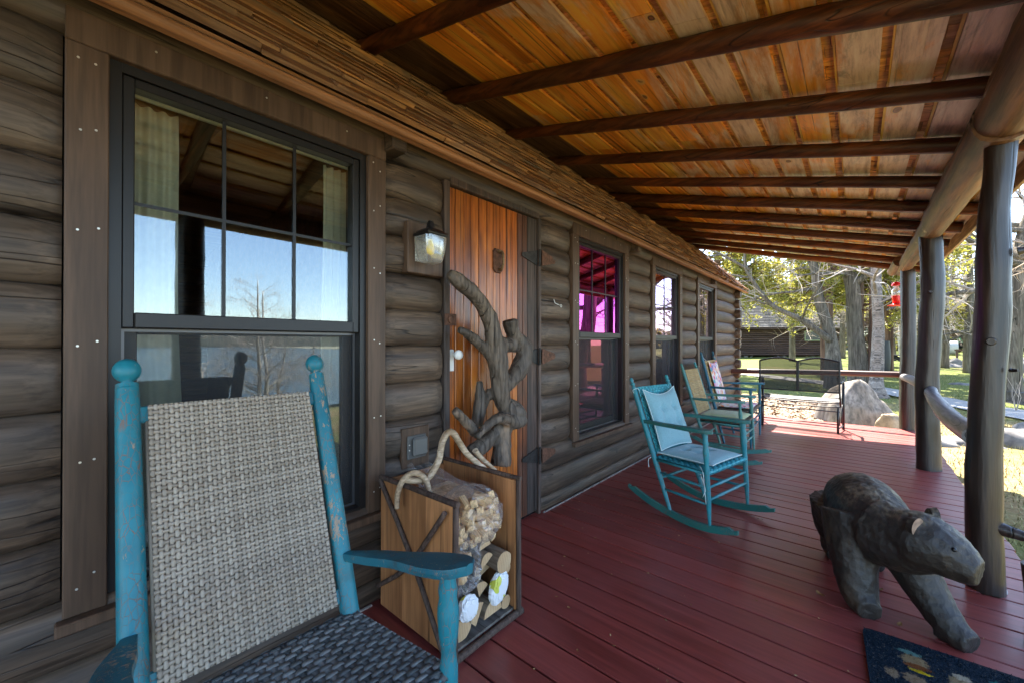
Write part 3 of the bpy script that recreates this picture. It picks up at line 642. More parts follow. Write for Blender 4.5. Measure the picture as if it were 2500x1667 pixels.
    nn = Vector((1, 0, tan)).normalized(); ins = pr*1.40
    def P(u, v):
        z = z0-.02+(z1-z0+.04)*v; a, b_ = B(-1, z), B(1, z); a = a+Vector((0, ins, 0)); b_ = b_-Vector((0, ins, 0)); p = a*(1-u)+b_*u
        p = p-nn*(.012*math.sin(math.pi*u)*math.sin(math.pi*v))
        return p+nn*.0145, nn
    if topface is None:
        mb = MB(); weave(mb, P, bw[0], bw[1], .0030 if bw[0] > 24 else .003, .80 if bw[0] > 24 else .86, back[1])
        # side rods the weave wraps round
        for s in (-1, 1): a = B(s, z0); c_ = B(s, z1); a.y -= s*ins; c_.y -= s*ins; mb.tube([a, c_], .006, 8, col=.2)
        mb.build('back_panel', back[0], rt, True)
        if bw[0] > 24:                                     # dark backing layer of the second weave face
            mb = MB(); mb.grid(10, 14, lambda u, v: P(u*.98+.01, v)[0]-nn*.012, .1); mb.build('rear_weave', M['reedseat'], rt)
    # seat
    for s in (-1, 1):
        mb = MB(); mb.tube([(0, s*wr/2, seat-.012), (depth, s*wf/2, seat-.012)], pr*.5, 10); mb.build('seat_rail', mp if not seatmat or bw[0] < 24 else seatmat, rt, True)
    mb = MB(); mb.tube([(depth, -wf/2, seat-.012), (depth, wf/2, seat-.012)], pr*.55, 10); mb.tube([(0, -wr/2, seat-.012), (0, wr/2, seat-.012)], pr*.5, 10); mb.build('seat_rail', mp, rt, True)
    def S(u, v):
        x = -.012+(depth+.030)*u; w_ = wr+(wf-wr)*u; return Vector((x, (v-.5)*(w_+.012), seat+.006-.012*math.sin(math.pi*u)*math.sin(math.pi*v)-(.012 if u > .97 or u < .03 else 0))), Vector((0, 0, 1))
    mb = MB(); weave(mb, S, sw[0], sw[1], .0032, .88, 1)
    mb.grid(8, 8, lambda u, v: S(u*.98+.01, v*.98+.01)[0]-Vector((0,0,.012)), .1); mb.build('seat', seatmat, rt, True)
    rt['_b'] = 0; del rt['_b']
    return rt, B
chair('tall turquoise rocking chair with grey woven back, nearest and partly out of frame', (.628,.358,.008), R(-2), .478, .62, .425, .395, .369, 1.205, .700, .0265, (M['turq'], M['turqarm'], M['turq']), True, 'ball', (M['reed'], 1), .105, M['reedseat'], .02, wtop=.478, armL=.085, adrop=.125, bw=(38, 50), backz=(.475, 1.055))
chair('turquoise rocking chair holding a pale blue tufted back cushion and seat cushion', (.715,3.19,0), R(-12), .49, .565, .40, .415, .36, .985, .665, .0190, (M['aqua'], M['teal'], M['teal']), True, 'acorn', (M['reedaqua'], 1), .075, M['reedaqua'], .05, armL=.05, group='porch rocking chairs', bw=(22, 26), sw=(20, 18), backz=(.44, .885))
chair('faded green rocking chair with yellow cane back and pale green seat pad', (.50,4.87,0), R(0), .49, .565, .42, .42, .30, 1.03, .65, .0180, (M['green'], M['green'], M['green']), True, 'acorn', (M['cane'], 1), .075, M['rush'], .05, armL=.05, group='porch rocking chairs', bw=(20, 24), sw=(18, 16), backz=(.50, .93))
chair('wide deep blue porch armchair draped with a floral cushion beside the last window', (.43,5.88,0), R(3), .70, .88, .42, .40, .24, 1.14, .70, .0190, (M['blue'], M['blue'], M['blue']), False, 'acorn', (M['cane'], 1), .085, M['rush'], .0, cat='armchair', armL=.06, bw=(14, 16), sw=(18, 16), backz=(.50, 1.0), name='armchair')
# cushions ---------------------------------------------------------------
def cushion(name, label, cat, w_, h_, t_, Mx, mat, tufts=(), pinch=.04, sag=.0, piping=None, ties=None, group=None):
    mb = MB(); N = 28
    def f(sgn):
        def g(u, v):
            a, b_ = 2*u-1, 2*v-1; k = (1-abs(a)**2.6)*(1-abs(b_)**2.6); z = t_/2*max(0, k)**.42
            for (p, q) in tufts:
                d = math.hypot((u-p)*w_, (v-q)*h_); z -= t_*.30*math.exp(-(d/.028)**2)
                z -= t_*.07*math.exp(-(min(abs(u-p)*w_, abs(v-q)*h_)/.016)**2)*math.exp(-(d/.10)**2)
            z += .004*noise.noise(Vector((u*5, v*5, sgn)))*k
            sx = 1-pinch*(1-abs(b_)**2)*abs(a); sy = 1-pinch*(1-abs(a)**2)*abs(b_)
            sy2 = sy-(sag*(1-a*a) if b_ > 0 else 0)*b_
            return (a*w_/2*sx, b_*h_/2*sy2, sgn*max(z, 0))
        return g
    mb.grid(N, N, f(1)); n0 = len(mb.v); mb.grid(N, N, f(-1))
    mb.v = [tuple(Mx @ Vector(p)) for p in mb.v]
    o = mb.build(name, mat, None, True); tag(o, label, cat, group)
    if piping:
        k = MB(); F_ = f(1); pts = [F_(i/20, 0) for i in range(20)]+[F_(1, i/20) for i in range(20)]+[F_(1-i/20, 1) for i in range(20)]+[F_(0, 1-i/20) for i in range(21)]
        k.tube([Mx @ Vector(p) for p in pts], .0035, 6, False); k.build('piping', piping, o, True)
    if ties:
        for q in ties:
            k = MB(); k.tube([Vector(p) for p in q], .0025, 6, True, 0, 3); k.build('tie', piping or mat, o, True)
    return o
M['blueC'] = cloth('pale blue canvas', (.19,.36,.40), 1, 90); M['bluePipe'] = cloth('pale piping', (.55,.68,.66), 1, 90)
M['greenC'] = cloth('pale green vinyl', (.36,.44,.24), 1, 20, .1)
def floral():
    m, nt, b, out = new_mat('floral fabric'); vo = ND(nt, 'TexVoronoi'); vo.inputs['Scale'].default_value = 26; LK(nt, coords(nt, (1,1,.7)), vo.inputs['Vector'])
    hs = ND(nt, 'SeparateColor'); LK(nt, vo.outputs['Color'], hs.inputs[0])
    c = ramp(nt, hs.outputs[0], [(.0, (.75,.72,.68)), (.28, (.75,.72,.68)), (.30, (.75,.20,.05)), (.42, (.62,.10,.25)), (.52, (.80,.45,.10)), (.62, (.20,.14,.45)), (.72, (.70,.68,.66)), (.84, (.10,.30,.35)), (.92, (.70,.30,.45))])
    c.node.color_ramp.interpolation = 'CONSTANT'; d = ramp(nt, vo.outputs['Distance'], [(.50, 0), (.70, 1)]); LK(nt, mix(nt, d, c, (.72,.70,.66)), b.inputs['Base Color']); b.inputs['Roughness'].default_value = .9; return m
M['floral'] = floral()
def on_back(loc, rz, tan, seat, zc, dx):
    """matrix whose xy plane lies on a reclined chair back"""
    x = (seat-zc)*tan; C_ = Matrix.Translation(loc) @ Matrix.Rotation(rz, 4, 'Z')
    yv = Vector((-tan, 0, 1)).normalized(); xv = Vector((0, 1, 0)); zv = xv.cross(yv)
    Rm = Matrix((xv, yv, zv)).transposed().to_4x4(); return C_ @ Matrix.Translation(Vector((x, 0, zc))+zv*dx) @ Rm
L2 = Vector((.715,3.19,0)); C2 = Matrix.Translation(L2) @ Matrix.Rotation(R(-12), 4, 'Z')
cushion('back_cushion', 'pale blue tufted back cushion tied to the nearer small rocking chair', 'cushion', .43, .47, .085, on_back(L2, R(-12), .36, .40, .655, .055), M['blueC'], ((.32,.40),(.68,.40),(.32,.66),(.68,.66)), .07, .16, M['bluePipe'],
        [[C2 @ Vector((-.155,-.20,.86)), C2 @ Vector((-.15,-.235,.90)), C2 @ Vector((-.17,-.275,.885)), C2 @ Vector((-.16,-.235,.84))], [C2 @ Vector((-.155,.20,.86)), C2 @ Vector((-.17,.235,.89)), C2 @ Vector((-.15,.27,.86))]])
cushion('seat_cushion', 'pale blue tufted seat cushion on the nearer small rocking chair', 'cushion', .44, .41, .06, C2 @ Matrix.Translation((.215, 0, .435)) @ Matrix.Rotation(R(90), 4, 'Z'), M['blueC'], ((.35,.4),(.65,.4),(.35,.68),(.65,.68)), .05, 0, M['bluePipe'],
        [[C2 @ Vector((.36,-.27,.43)), C2 @ Vector((.40,-.305,.40)), C2 @ Vector((.41,-.31,.33)), C2 @ Vector((.42,-.305,.20))], [C2 @ Vector((.38,-.30,.385)), C2 @ Vector((.42,-.315,.30)), C2 @ Vector((.40,-.31,.24)), C2 @ Vector((.42,-.31,.29))], [C2 @ Vector((.0,-.22,.40)), C2 @ Vector((-.03,-.27,.39)), C2 @ Vector((-.02,-.285,.33))]])
C3 = Matrix.Translation((.50,4.87,0))
cushion('seat_cushion', 'pale green square seat pad on the cane backed rocking chair', 'cushion', .46, .43, .075, C3 @ Matrix.Translation((.21, 0, .463)) @ Matrix.Rotation(R(90), 4, 'Z'), M['greenC'], (), .03)
L4 = Vector((.43,5.88,0)); C4 = Matrix.Translation(L4) @ Matrix.Rotation(R(3), 4, 'Z')
cushion('back_cushion', 'multicoloured floral cushion hung over the blue armchair back', 'cushion', .50, .56, .05, on_back(L4, R(3), .24, .42, .745, .04), M['floral'], (), .03, .12, None, [[C4 @ Vector((-.10,-.22,1.0)), C4 @ Vector((-.13,-.30,1.04)), C4 @ Vector((-.14,-.35,1.07))], [C4 @ Vector((-.10,.22,1.0)), C4 @ Vector((-.14,.30,1.05)), C4 @ Vector((-.14,.35,1.09))]])
cushion('seat_cushion', 'multicoloured floral pad on the seat of the blue armchair', 'cushion', .58, .40, .05, C4 @ Matrix.Translation((.20, 0, .452)) @ Matrix.Rotation(R(90), 4, 'Z'), M['floral'], (), .03)
# ================================================================ GARDEN BENCH (glider), seen from behind
bn = thing('glider_bench', 'black metal glider bench with two mesh back panels at the far end of the porch', 'bench', (1.16, 7.1, 0))
def bt(name, pts, r, par=bn, n=8, sub=1, m=None):
    k = MB(); k.tube(pts, r, n, True, 0, sub); return k.build(name, m or M['black'], par, True)
W2 = .472
bf = MB()
for s in (-1, 0, 1): bf.bbox(s*W2-.010-(.006 if s == 0 else 0), s*W2+.010+(.006 if s == 0 else 0), -.012, .012, .565, 1.0, .003)
bf.bbox(-W2, W2, -.010, .010, .560, .580, .003); 
for s in (-1, 1): bf.tube([(s*W2, 0, .995), (s*W2*.72, 0, 1.028), (s*W2*.5, 0, 1.042), (s*W2*.28, 0, 1.030), (0, 0, .995)], .012, 8, True, 0, 4)
bfo = bf.build('back_frame', M['black'], bn, True, 40)
for s in (-1, 1):
    k = MB(); a, b_ = (.016, W2-.01) if s > 0 else (-W2+.01, -.016); k.grid(14, 8, lambda u, v: (a+(b_-a)*u, .004*math.sin(math.pi*u), .58+(.425+.030*math.sin(math.pi*min(1, max(0, u))))*v)); k.build('mesh_panel', M['sling'], bn, True)
for s in (-1, 1):
    bt('back_leg', [(s*W2, .012, .60), (s*(W2+.010), .06, .37)], .011)
    bt('leg', [(s*(W2-.02), .06, .375), (s*(W2-.02), .055, 0)], .014); bt('leg', [(s*(W2+.03), .45, .68), (s*(W2+.03), .45, 0)], .017)
    k = MB(); k.tube([(s*(W2+.01), .0, .70), (s*(W2+.03), .20, .705), (s*(W2+.03), .45, .69), (s*(W2+.03), .50, .655), (s*(W2+.03), .47, .62)], [.012,.015,.017,.015,.012], 10, True, 0, 4); k.build('arm', M['black'], bn, True)
    bt('glide_bar', [(s*(W2-.02), .06, .36), (s*(W2+.0), .13, .10)], .007); bt('glide_bar', [(s*(W2+.02), .44, .36), (s*(W2+.01), .36, .10)], .007)
    bt('foot_bar', [(s*(W2-.02), .04, .06), (s*(W2+.03), .46, .06)], .009)
for y_, z_ in ((.03, .37), (.11, .415), (.19, .405), (.27, .400), (.36, .41), (.46, .44)): bt('seat_bar', [(-W2-.01, y_, z_), (-W2*.4, y_, z_-.012), (W2*.4, y_, z_-.012), (W2+.01, y_, z_)], .008 if y_ < .4 else .012, sub=3)
bt('cross_bar', [(-W2, .06, .30), (W2, .06, .30)], .008); bt('cross_bar', [(-W2, .06, .12), (W2, .06, .12)], .008)
k = MB(); k.grid(12, 6, lambda u, v: (-W2+2*W2*u, .30+.15*v, .412+.024*v)); k.build('seat_sling', M['sling'], bn, True)
# ================================================================ WALL FITTINGS
lt = thing('wall_lantern', 'black topped ribbed glass wall lantern with yellow bulb beside the door', 'wall lamp', (.05, 1.26, 1.74))
k = MB(); k.bbox(-.01, .045, -.085, .14, -.13, .135, .004, col=.6); k.build('backing_block', M['trim'], lt)
k = MB(); k.bbox(.046, .056, -.045, .03, -.07, .08, .002); k.build('mounting_plate', plain('speckled grey plate', (.42,.42,.38), .5, .2, .5, 90, .8), lt)
cx_, cy_ = .125, -.005
k = MB(); k.lathe([(.085, .052), (.088, .058), (.084, .066), (.05, .085), (.022, .095), (.018, .115), (.013, .13), (.004, .133)], T(cx_, cy_, 0, R(45)), 4); k.lathe([(.070, .035), (.072, .053), (.06, .056)], T(cx_, cy_, 0, R(45)), 4); k.bbox(.05, .11, cy_-.012, cy_+.012, .055, .075, .003)
k.build('cap', M['black'], lt, False)
k = MB(); n = 48; vs = []; fs = []; pr_ = [(.067, .045), (.066, .02), (.060, -.03), (.052, -.068), (.044, -.082), (.010, -.086)]
for r_, z_ in pr_:
    for i in range(n):
        th = 2*math.pi*i/n; sq = 1/max(abs(math.cos(th)), abs(math.sin(th))); sq = min(sq, 1.22); rr = r_*(sq*.9+.06)*(1+(.035 if i % 2 else -.035)*(1 if z_ > -.08 else .3)); vs.append((cx_+rr*math.cos(th), cy_+rr*math.sin(th), z_))
for j in range(len(pr_)-1):
    for i in range(n): fs.append((j*n+i, j*n+(i+1) % n, (j+1)*n+(i+1) % n, (j+1)*n+i))
fs.append(tuple((len(pr_)-1)*n+i for i in range(n))); k.add(vs, fs)
gm = bpy.data.materials.new('ribbed lamp glass'); gm.use_nodes = True; nt = gm.node_tree; nt.nodes.clear(); o_ = ND(nt, 'OutputMaterial'); a_ = ND(nt, 'BsdfTransparent'); b_ = ND(nt, 'BsdfGlossy'); b_.inputs['Roughness'].default_value = .12; c_ = ND(nt, 'BsdfDiffuse'); c_.inputs[0].default_value = (.75,.77,.72,1)
m1 = ND(nt, 'MixShader'); m1.inputs[0].default_value = .45; m2 = ND(nt, 'MixShader'); lw = ND(nt, 'LayerWeight'); lw.inputs[0].default_value = .45; LK(nt, b_.outputs[0], m1.inputs[1]); LK(nt, c_.outputs[0], m1.inputs[2]); LK(nt, mth(nt, 'ADD', mth(nt, 'MULTIPLY', lw.outputs['Facing'], .6), .22), m2.inputs[0]); LK(nt, a_.outputs[0], m2.inputs[1]); LK(nt, m1.outputs[0], m2.inputs[2]); LK(nt, m2.outputs[0], o_.inputs[0])
k.build('glass_shade', gm, lt, True)
k = MB(); k.lathe([(.012, .04), (.012, .02), (.016, .01), (.022, -.015), (.018, -.035), (.006, -.043)], T(cx_, cy_, 0), 14); k.build('bulb', plain('yellow bulb', (.85,.62,.02), .3), lt, True)
k = MB(); k.lathe([(.014, .055), (.014, .036)], T(cx_, cy_, 0), 14); k.build('socket', M['white'], lt, True)
ob = thing('outlet_box', 'grey weatherproof outlet cover on the logs left of the door', 'outlet', (.045, 1.245, .715))
k = MB(); k.bbox(-.0, .022, -.085, .085, -.105, .10, .003); k.build('backing_board', M['trim'], ob)
k = MB(); k.bbox(.0225, .032, -.058, .058, -.060, .060, .003); k.build('wall_plate', plain('grey plastic box', (.10,.10,.095), .5), ob)
k = MB(); k.bbox(.033, .056, -.034, .056, -.046, .050, .010); k.build('flip_cover', plain('grey plastic lid', (.15,.15,.14), .35), ob)
k = MB(); 
for z in (-.012, .015): k.lathe([(.004, 0), (.003, .002)], T(.0325, -.047, z, 0, 0, R(90)), 8)
k.build('screw', M['nail'], ob)
k = MB(); k.tube([(.066, 2.50, 1.585), (.072, 2.505, 1.56), (.072, 2.515, 1.553), (.072, 2.58, 1.542)], .0028, 6, True, 0, 2); k.tube([(.072, 2.58+.010*math.cos(a)+.01, 1.540+.010*math.sin(a)) for a in [i*math.pi/5 for i in range(11)]], .0028, 6)
tag(k.build('hook_latch', M['white'], None, True), 'small white hook and eye latch on the logs between door and magenta window', 'hook')
k = MB(); k.lathe([(.012, 0), (.010, .006), (.004, .008)], T(.060, 1.165, .585, 0, 0, R(90)), 14); tag(k.build('cable_grommet', M['iron'], None, True), 'small round dark plug in the log below the outlet', 'grommet')
k = MB(); k.tube([(.14,8.50,1.36), (.165,8.49,1.33), (.15,8.48,1.28), (.17,8.48,1.25), (.15,8.48,1.22)], .006, 8, True, .1, 3); tag(k.build('rope_hook', plain('bone white', (.55,.48,.36), .6), None, True), 'curled pale hook hanging on the corner log ends at the far end', 'hook')
# ================================================================ DRIFTWOOD on the door
dw = MB()
def chain(p, x, r, sd): dw.tube([(xx, a, b) for (a, b), xx in zip(p, x if hasattr(x, '__len__') else [x]*len(p))], [q*1.02+.003 for q in r], 12, True, .12, 4, sd, ns=9)
chain([(1.385,1.625), (1.43,1.598), (1.509,1.554), (1.606,1.475), (1.67,1.38), (1.697,1.289), (1.724,1.177), (1.751,1.036), (1.758,.932), (1.80,.86)], [.16,.17,.18,.19,.20,.20,.20,.20,.20,.20], [.020,.038,.042,.040,.044,.050,.060,.056,.050,.045], 1)
chain([(1.463,1.325), (1.539,1.296), (1.626,1.234), (1.704,1.15)], [.15,.16,.17,.18], [.018,.026,.026,.03], 2)
chain([(1.815,1.392), (1.843,1.31), (1.905,1.262), (1.950,1.21), (1.915,1.10), (1.83,1.01), (1.76,.94)], [.22,.22,.22,.23,.22,.20,.19], [.044,.038,.045,.050,.056,.042,.03], 3)
chain([(1.745,1.245), (1.858,1.232), (1.93,1.235)], .21, [.045,.035,.04], 4)
chain([(1.79,.88), (1.86,.835), (1.905,.80)], [.20,.22,.23], [.045,.060,.050], 5)
chain([(1.90,.785), (1.811,.775), (1.673,.825), (1.571,.805), (1.475,.745)], [.24,.25,.27,.28,.28], [.05,.035,.028,.022,.017], 6)
chain([(1.375,.905), (1.444,.84), (1.53,.762)], [.22,.22,.22], [.022,.024,.028], 7)
chain([(1.635,1.03), (1.643,.90), (1.611,.77)], .14, [.014,.036,.030], 8); chain([(1.729,.969), (1.63,.84)], .14, [.025,.03], 9)
chain([(1.80,.82), (1.765,.70), (1.745,.60), (1.738,.532)], [.21,.21,.22,.22], [.052,.048,.054,.060], 10)
chain([(1.79,.79), (1.69,.70), (1.60,.650), (1.545,.628)], [.19,.18,.17,.16], [.045,.043,.046,.042], 11)
d_ = dw.build('driftwood_sculpture', wood('grey driftwood', (.050,.038,.028), (.24,.185,.135), (.13,.105,.085), 'z', 11, .6, .9, .008, True, .1, .3, patch=((.34,.23,.15), .60, .74, 6)), None, True)
tag(d_, 'grey twisted driftwood branch hung on the orange wooden door', 'driftwood')
md = d_.modifiers.new('join', 'REMESH'); md.mode = 'VOXEL'; md.voxel_size = .0065; md.use_smooth_shade = True
md = d_.modifiers.new('soft', 'SMOOTH'); md.factor = .8; md.iterations = 8
tx = bpy.data.textures.new('knots', 'CLOUDS'); tx.noise_scale = .06; md = d_.modifiers.new('knots', 'DISPLACE'); md.texture = tx; md.strength = .014; md.mid_level = .5
# ================================================================ FIREWOOD CRATE
M['crate'] = wood('crate boards', (.22,.082,.030), (.54,.245,.095), (.38,.17,.065), 'z', 8, .6, .4, .003, True, .20, .3, patch=((.13,.085,.055), .60, .80, 5), fine=.35)
M['bark'] = wood('bark stick', (.060,.038,.030), (.16,.105,.08), (.10,.07,.055), 'z', 20, .7, .6, .004, False, .15, .2)
M['peeled'] = wood('peeled birch stick', (.40,.27,.15), (.66,.54,.40), (.50,.36,.22), 'y', 20, .5, .4, .002, False, .1, .4, patch=((.16,.09,.05), .62, .72, 30))
ct = thing('firewood_crate', 'tall open fronted wooden firewood crate with bark stick trim and branch handles', 'crate', (0, 0, 0))
def panel(name, y, x0, x1, z0, z1a, z1b, n, sd):
    rnd_seed(sd); mb = MB(); L = x1-x0
    for i in range(n):
        a = x0+L*i/n; b_ = x0+L*(i+1)/n; za = z1a+(z1b-z1a)*i/n; zb = z1a+(z1b-z1a)*(i+1)/n; c_ = random.random(); t = .011
        yy = y+U(-.001,.001); P_ = [(a+.0008,yy-t/2,z0),(b_-.0008,yy-t/2,z0),(b_-.0008,yy-t/2,zb),(a+.0008,yy-t/2,za),(a+.0008,yy+t/2,z0),(b_-.0008,yy+t/2,z0),(b_-.0008,yy+t/2,zb),(a+.0008,yy+t/2,za)]
        mb.add(P_, [(0,1,2,3),(7,6,5,4),(0,4,5,1),(1,5,6,2),(2,6,7,3),(3,7,4,0)], c_)
    return mb.build(name, M['crate'], ct)
XB, XF, YL, YR, ZC = .105, .625, 1.025, 1.40, .615
panel('side_panel', YL, XB, XF, .02, ZC, ZC, 3, 3); panel('side_panel', YR, XB, XF, .02, ZC+.005, ZC+.005, 6, 5)
k = MB(); k.box(XB-.006, XB+.006, YL+.006, YR-.006, .02, .60, col=.3); k.build('back_panel', M['crate'], ct)
k = MB()
for i in range(4): k.box(XB+.01, XF-.01, YL+.008+i*.0895, YL+.008+i*.0895+.087, .030, .042, col=U(0,1))
k.build('floor_panel', wood('grey crate floor', (.11,.095,.08), (.24,.21,.18), None, 'x', 10, .7, .3, .003, True, .2), ct)
def stick(pts, r, nm='trim_stick', m=None, sub=3, n=10):
    mb = MB(); mb.tube(pts, r, n, True, .12, sub, len(pts)*r if not hasattr(r, '__len__') else 3, ns=12); return mb.build(nm, m or M['bark'], ct, True, 60)
stick([(XF+.010, YL-.004, .02), (XF+.008, YL-.002, .3), (XF+.010, YL, ZC+.002)], .012); stick([(XF+.010, YR+.004, .02), (XF+.013, YR, .3), (XF+.010, YR+.002, ZC+.015)], .012)
stick([(XB, YL-.004, ZC+.005), (.36, YL-.004, ZC+.010), (XF+.022, YL, ZC+.012)], .012); stick([(XB, YR, ZC+.010), (.36, YR, ZC+.014), (XF+.026, YR, ZC+.020)], .010)
stick([(XF+.004, YL-.03, .018), (XF+.007, 1.2, .020), (XF+.004, YR+.03, .016)], [.016,.014,.017])
stick([(XB+.01, YL-.014, ZC-.005), (.36, YL-.016, .34), (XF-.05, YL-.014, .03)], .011, 'brace_stick'); stick([(XF-.02, YL-.030, ZC-.02), (.36, YL-.030, .30), (XB+.01, YL-.024, .12)], .011, 'brace_stick')
stick([(.30,.98,.535), (.30,.985,.60), (.31,1.005,.655), (.33,1.045,.680), (.35,1.085,.655), (.36,1.103,.60), (.36,1.108,.515)], [.010,.012,.013,.013,.013,.012,.011], 'branch_handle', M['peeled'], 5, 12)
stick([(.30,1.005,.652), (.32,1.06,.640), (.33,1.117,.636), (.33,1.156,.668), (.33,1.187,.712), (.33,1.204,.779), (.33,1.235,.822), (.33,1.270,.818), (.33,1.31,.769), (.33,1.364,.697), (.34,1.425,.640), (.35,1.475,.600)], [.013,.014,.015,.016,.016,.016,.016,.017,.016,.015,.014,.012], 'branch_handle', M['peeled'], 4, 12)
stick([(.33,1.418,.704), (.33,1.455,.664), (.34,1.505,.615), (.35,1.55,.575)], [.015,.013,.012,.010], 'branch_handle', M['peeled'], 4, 12)
# firewood: split logs lying front to back
M['wbark'] = wood('log bark', (.13,.09,.055), (.32,.235,.155), (.22,.17,.12), 'x', 16, .75, .7, .004, False, .2)
def ends():
    m, nt, b, out = new_mat('sawn end grain'); v = coords(nt); n = noi(nt, v, 9, 3, .5); n2 = noi(nt, v, 120, 3, .6)
    wv = ND(nt, 'TexWave', wave_type='RINGS', rings_direction='X'); wv.inputs['Scale'].default_value = 22; wv.inputs['Distortion'].default_value = 3; LK(nt, v, wv.inputs['Vector'])
    c = mix(nt, mth(nt, 'MULTIPLY', wv.outputs['Fac'], .3), ramp(nt, n, [(.3, (.48,.31,.155)), (.7, (.66,.47,.27))]), (.33,.19,.09)); c = mix(nt, mth(nt, 'MULTIPLY', n2, .25), c, (.2,.12,.06))
    LK(nt, c, b.inputs['Base Color']); b.inputs['Roughness'].default_value = .8; bump(nt, b, n2, .4, .002); return m
M['endgrain'] = ends()
def firelog(label, x0, x1, y, z, r, kind, rot=0, tilt=0, group='split firewood in the crate'):
    rnd_seed(int(y*1000+z*777)); o = MB(); 
    if kind == 'round': sec = [(math.cos(a)*r*U(.95,1.05), math.sin(a)*r*U(.93,1.03)) for a in [2*math.pi*i/16 for i in range(16)]]
    elif kind == 'half': sec = [(math.cos(a)*r, math.sin(a)*r*1.1) for a in [math.pi*i/10 for i in range(11)]]
    else: sec = [(0, 0)]+[(math.cos(a)*r*1.5, math.sin(a)*r*1.5) for a in [R(20)+R(75)*i/6 for i in range(7)]]
    n = len(sec); vs = []; m_ = 6; ca, sa = math.cos(rot), math.sin(rot)
    for j in range(m_+1):
        t = j/m_; x = x0+(x1-x0)*t; s_ = 1+.04*math.sin(j*2.1+y*30)
        for (a, b_) in sec: vs.append((x, y+(a*ca-b_*sa)*s_+tilt*(t-.5)*.1, z+(a*sa+b_*ca)*s_))
    fs = [(j*n+i, j*n+(i+1) % n, (j+1)*n+(i+1) % n, (j+1)*n+i) for j in range(m_) for i in range(n)]
    o.add(vs, fs); o.cur = 1; o.add(vs[:n], [tuple(range(n))[::-1]]); o.add(vs[-n:], [tuple(range(n))])
    ob_ = o.build('firewood_log', [M['wbark'], M['endgrain']], None, False); tag(ob_, label, 'firewood log', group)
firelog('round firewood log at the bottom left of the crate', .20, .60, 1.09, .092, .045, 'round')
firelog('half split firewood log at the bottom right of the crate', .20, .61, 1.25, .075, .055, 'half', 0, .2)
firelog('pale wedge of split firewood leaning between the two bottom logs', .24, .60, 1.165, .065, .062, 'wedge', R(40))
firelog('firewood log resting near the top against the right crate panel', .22, .63, 1.325, .285, .045, 'round', 0, -.3)
firelog('split firewood piece hidden behind the paper sack in the middle', .18, .54, 1.27, .22, .055, 'half', R(15))
firelog('split firewood piece under the kindling bag at the left panel', .18, .56, 1.10, .27, .055, 'half', R(-12))
firelog('split firewood wedge standing between the sack and the left panel', .22, .585, 1.20, .165, .042, 'wedge', R(10))
firelog('small round firewood stick against the right panel below the top log', .22, .60, 1.362, .225, .024, 'round')
firelog('pale split firewood just right of the hanging plastic bag', .2, .60, 1.235, .305, .038, 'half', R(30))
firelog('round firewood stick beside the right panel near the floor', .22, .60, 1.355, .075, .030, 'round')
firelog('thin split firewood under the kindling bag at the right', .2, .58, 1.24, .36, .035, 'half', R(5))
# plastic bags
pf = bpy.data.materials.new('clear plastic film'); pf.use_nodes = True; nt = pf.node_tree; nt.nodes.clear(); o_ = ND(nt, 'OutputMaterial'); a_ = ND(nt, 'BsdfTransparent'); b_ = ND(nt, 'BsdfGlossy'); b_.inputs['Roughness'].default_value = .16; c_ = ND(nt, 'BsdfDiffuse'); c_.inputs[0].default_value = (.8,.8,.8,1)
m1 = ND(nt, 'MixShader'); m1.inputs[0].default_value = .35; m2 = ND(nt, 'MixShader'); LK(nt, b_.outputs[0], m1.inputs[1]); LK(nt, c_.outputs[0], m1.inputs[2]); lw = ND(nt, 'LayerWeight'); lw.inputs[0].default_value = .35; LK(nt, mth(nt, 'ADD', mth(nt, 'MULTIPLY', lw.outputs['Facing'], .6), .04), m2.inputs[0]); LK(nt, a_.outputs[0], m2.inputs[1]); LK(nt, m1.outputs[0], m2.inputs[2]); LK(nt, m2.outputs[0], o_.inputs[0])
def film(mb, c, r, sd, amp=.22, sub=26, sq=None):
    vs = []; fs = []; n, m = sub*2, sub
    for j in range(m+1):
        ph = math.pi*j/m
        for i in range(n):
            th = 2*math.pi*i/n; d = Vector((math.sin(ph)*math.cos(th), math.sin(ph)*math.sin(th), math.cos(ph)))
            q = 1-abs(noise.noise(d*3.1+Vector((sd,0,0))))*amp*1.4-abs(noise.noise(d*7+Vector((0,sd,0))))*amp*.8
            p = Vector((d.x*r[0], d.y*r[1], d.z*r[2]))*q
            if sq: p.x = max(-r[0]*sq, min(r[0]*sq, p.x)); p.y = max(-r[1]*sq, min(r[1]*sq, p.y))
            vs.append(Vector(c)+p)
    for j in range(m):
        for i in range(n): fs.append((j*n+i, j*n+(i+1) % n, (j+1)*n+(i+1) % n, (j+1)*n+i))
    mb.add(vs, fs)
kb = MB(); film(kb, (.50,1.225,.485), (.15,.165,.135), 3, .10); kbo = kb.build('kindling_bag', pf, None, False); tag(kbo, 'clear plastic bag of small pale kindling blocks filling the crate top', 'bag')
k = MB()
def neck(u, v):
    a = 2*math.pi*u; r = .115*(1-v)+.045*v; f_ = 1+.35*noise.noise(Vector((math.cos(a)*2, math.sin(a)*2, v*2)))
    return (.42-.24*v+math.cos(a)*r*.8*f_, 1.20-.02*v+math.sin(a)*r*1.1*f_, .58+.05*v+.035*math.sin(a*3+v*3)*v)
k.grid(36, 10, neck); k.build('bag_neck', pf, kbo, False)
rnd_seed(77); kb = MB(); kb.bbox(-.0155, .0155, -.014, .014, -.030, .030, .002); b0 = None; M['kind'] = wood('kindling', (.60,.38,.17), (.85,.62,.36), None, 'z', 20, .7, .3, .002, False, .1)
cnt = 0
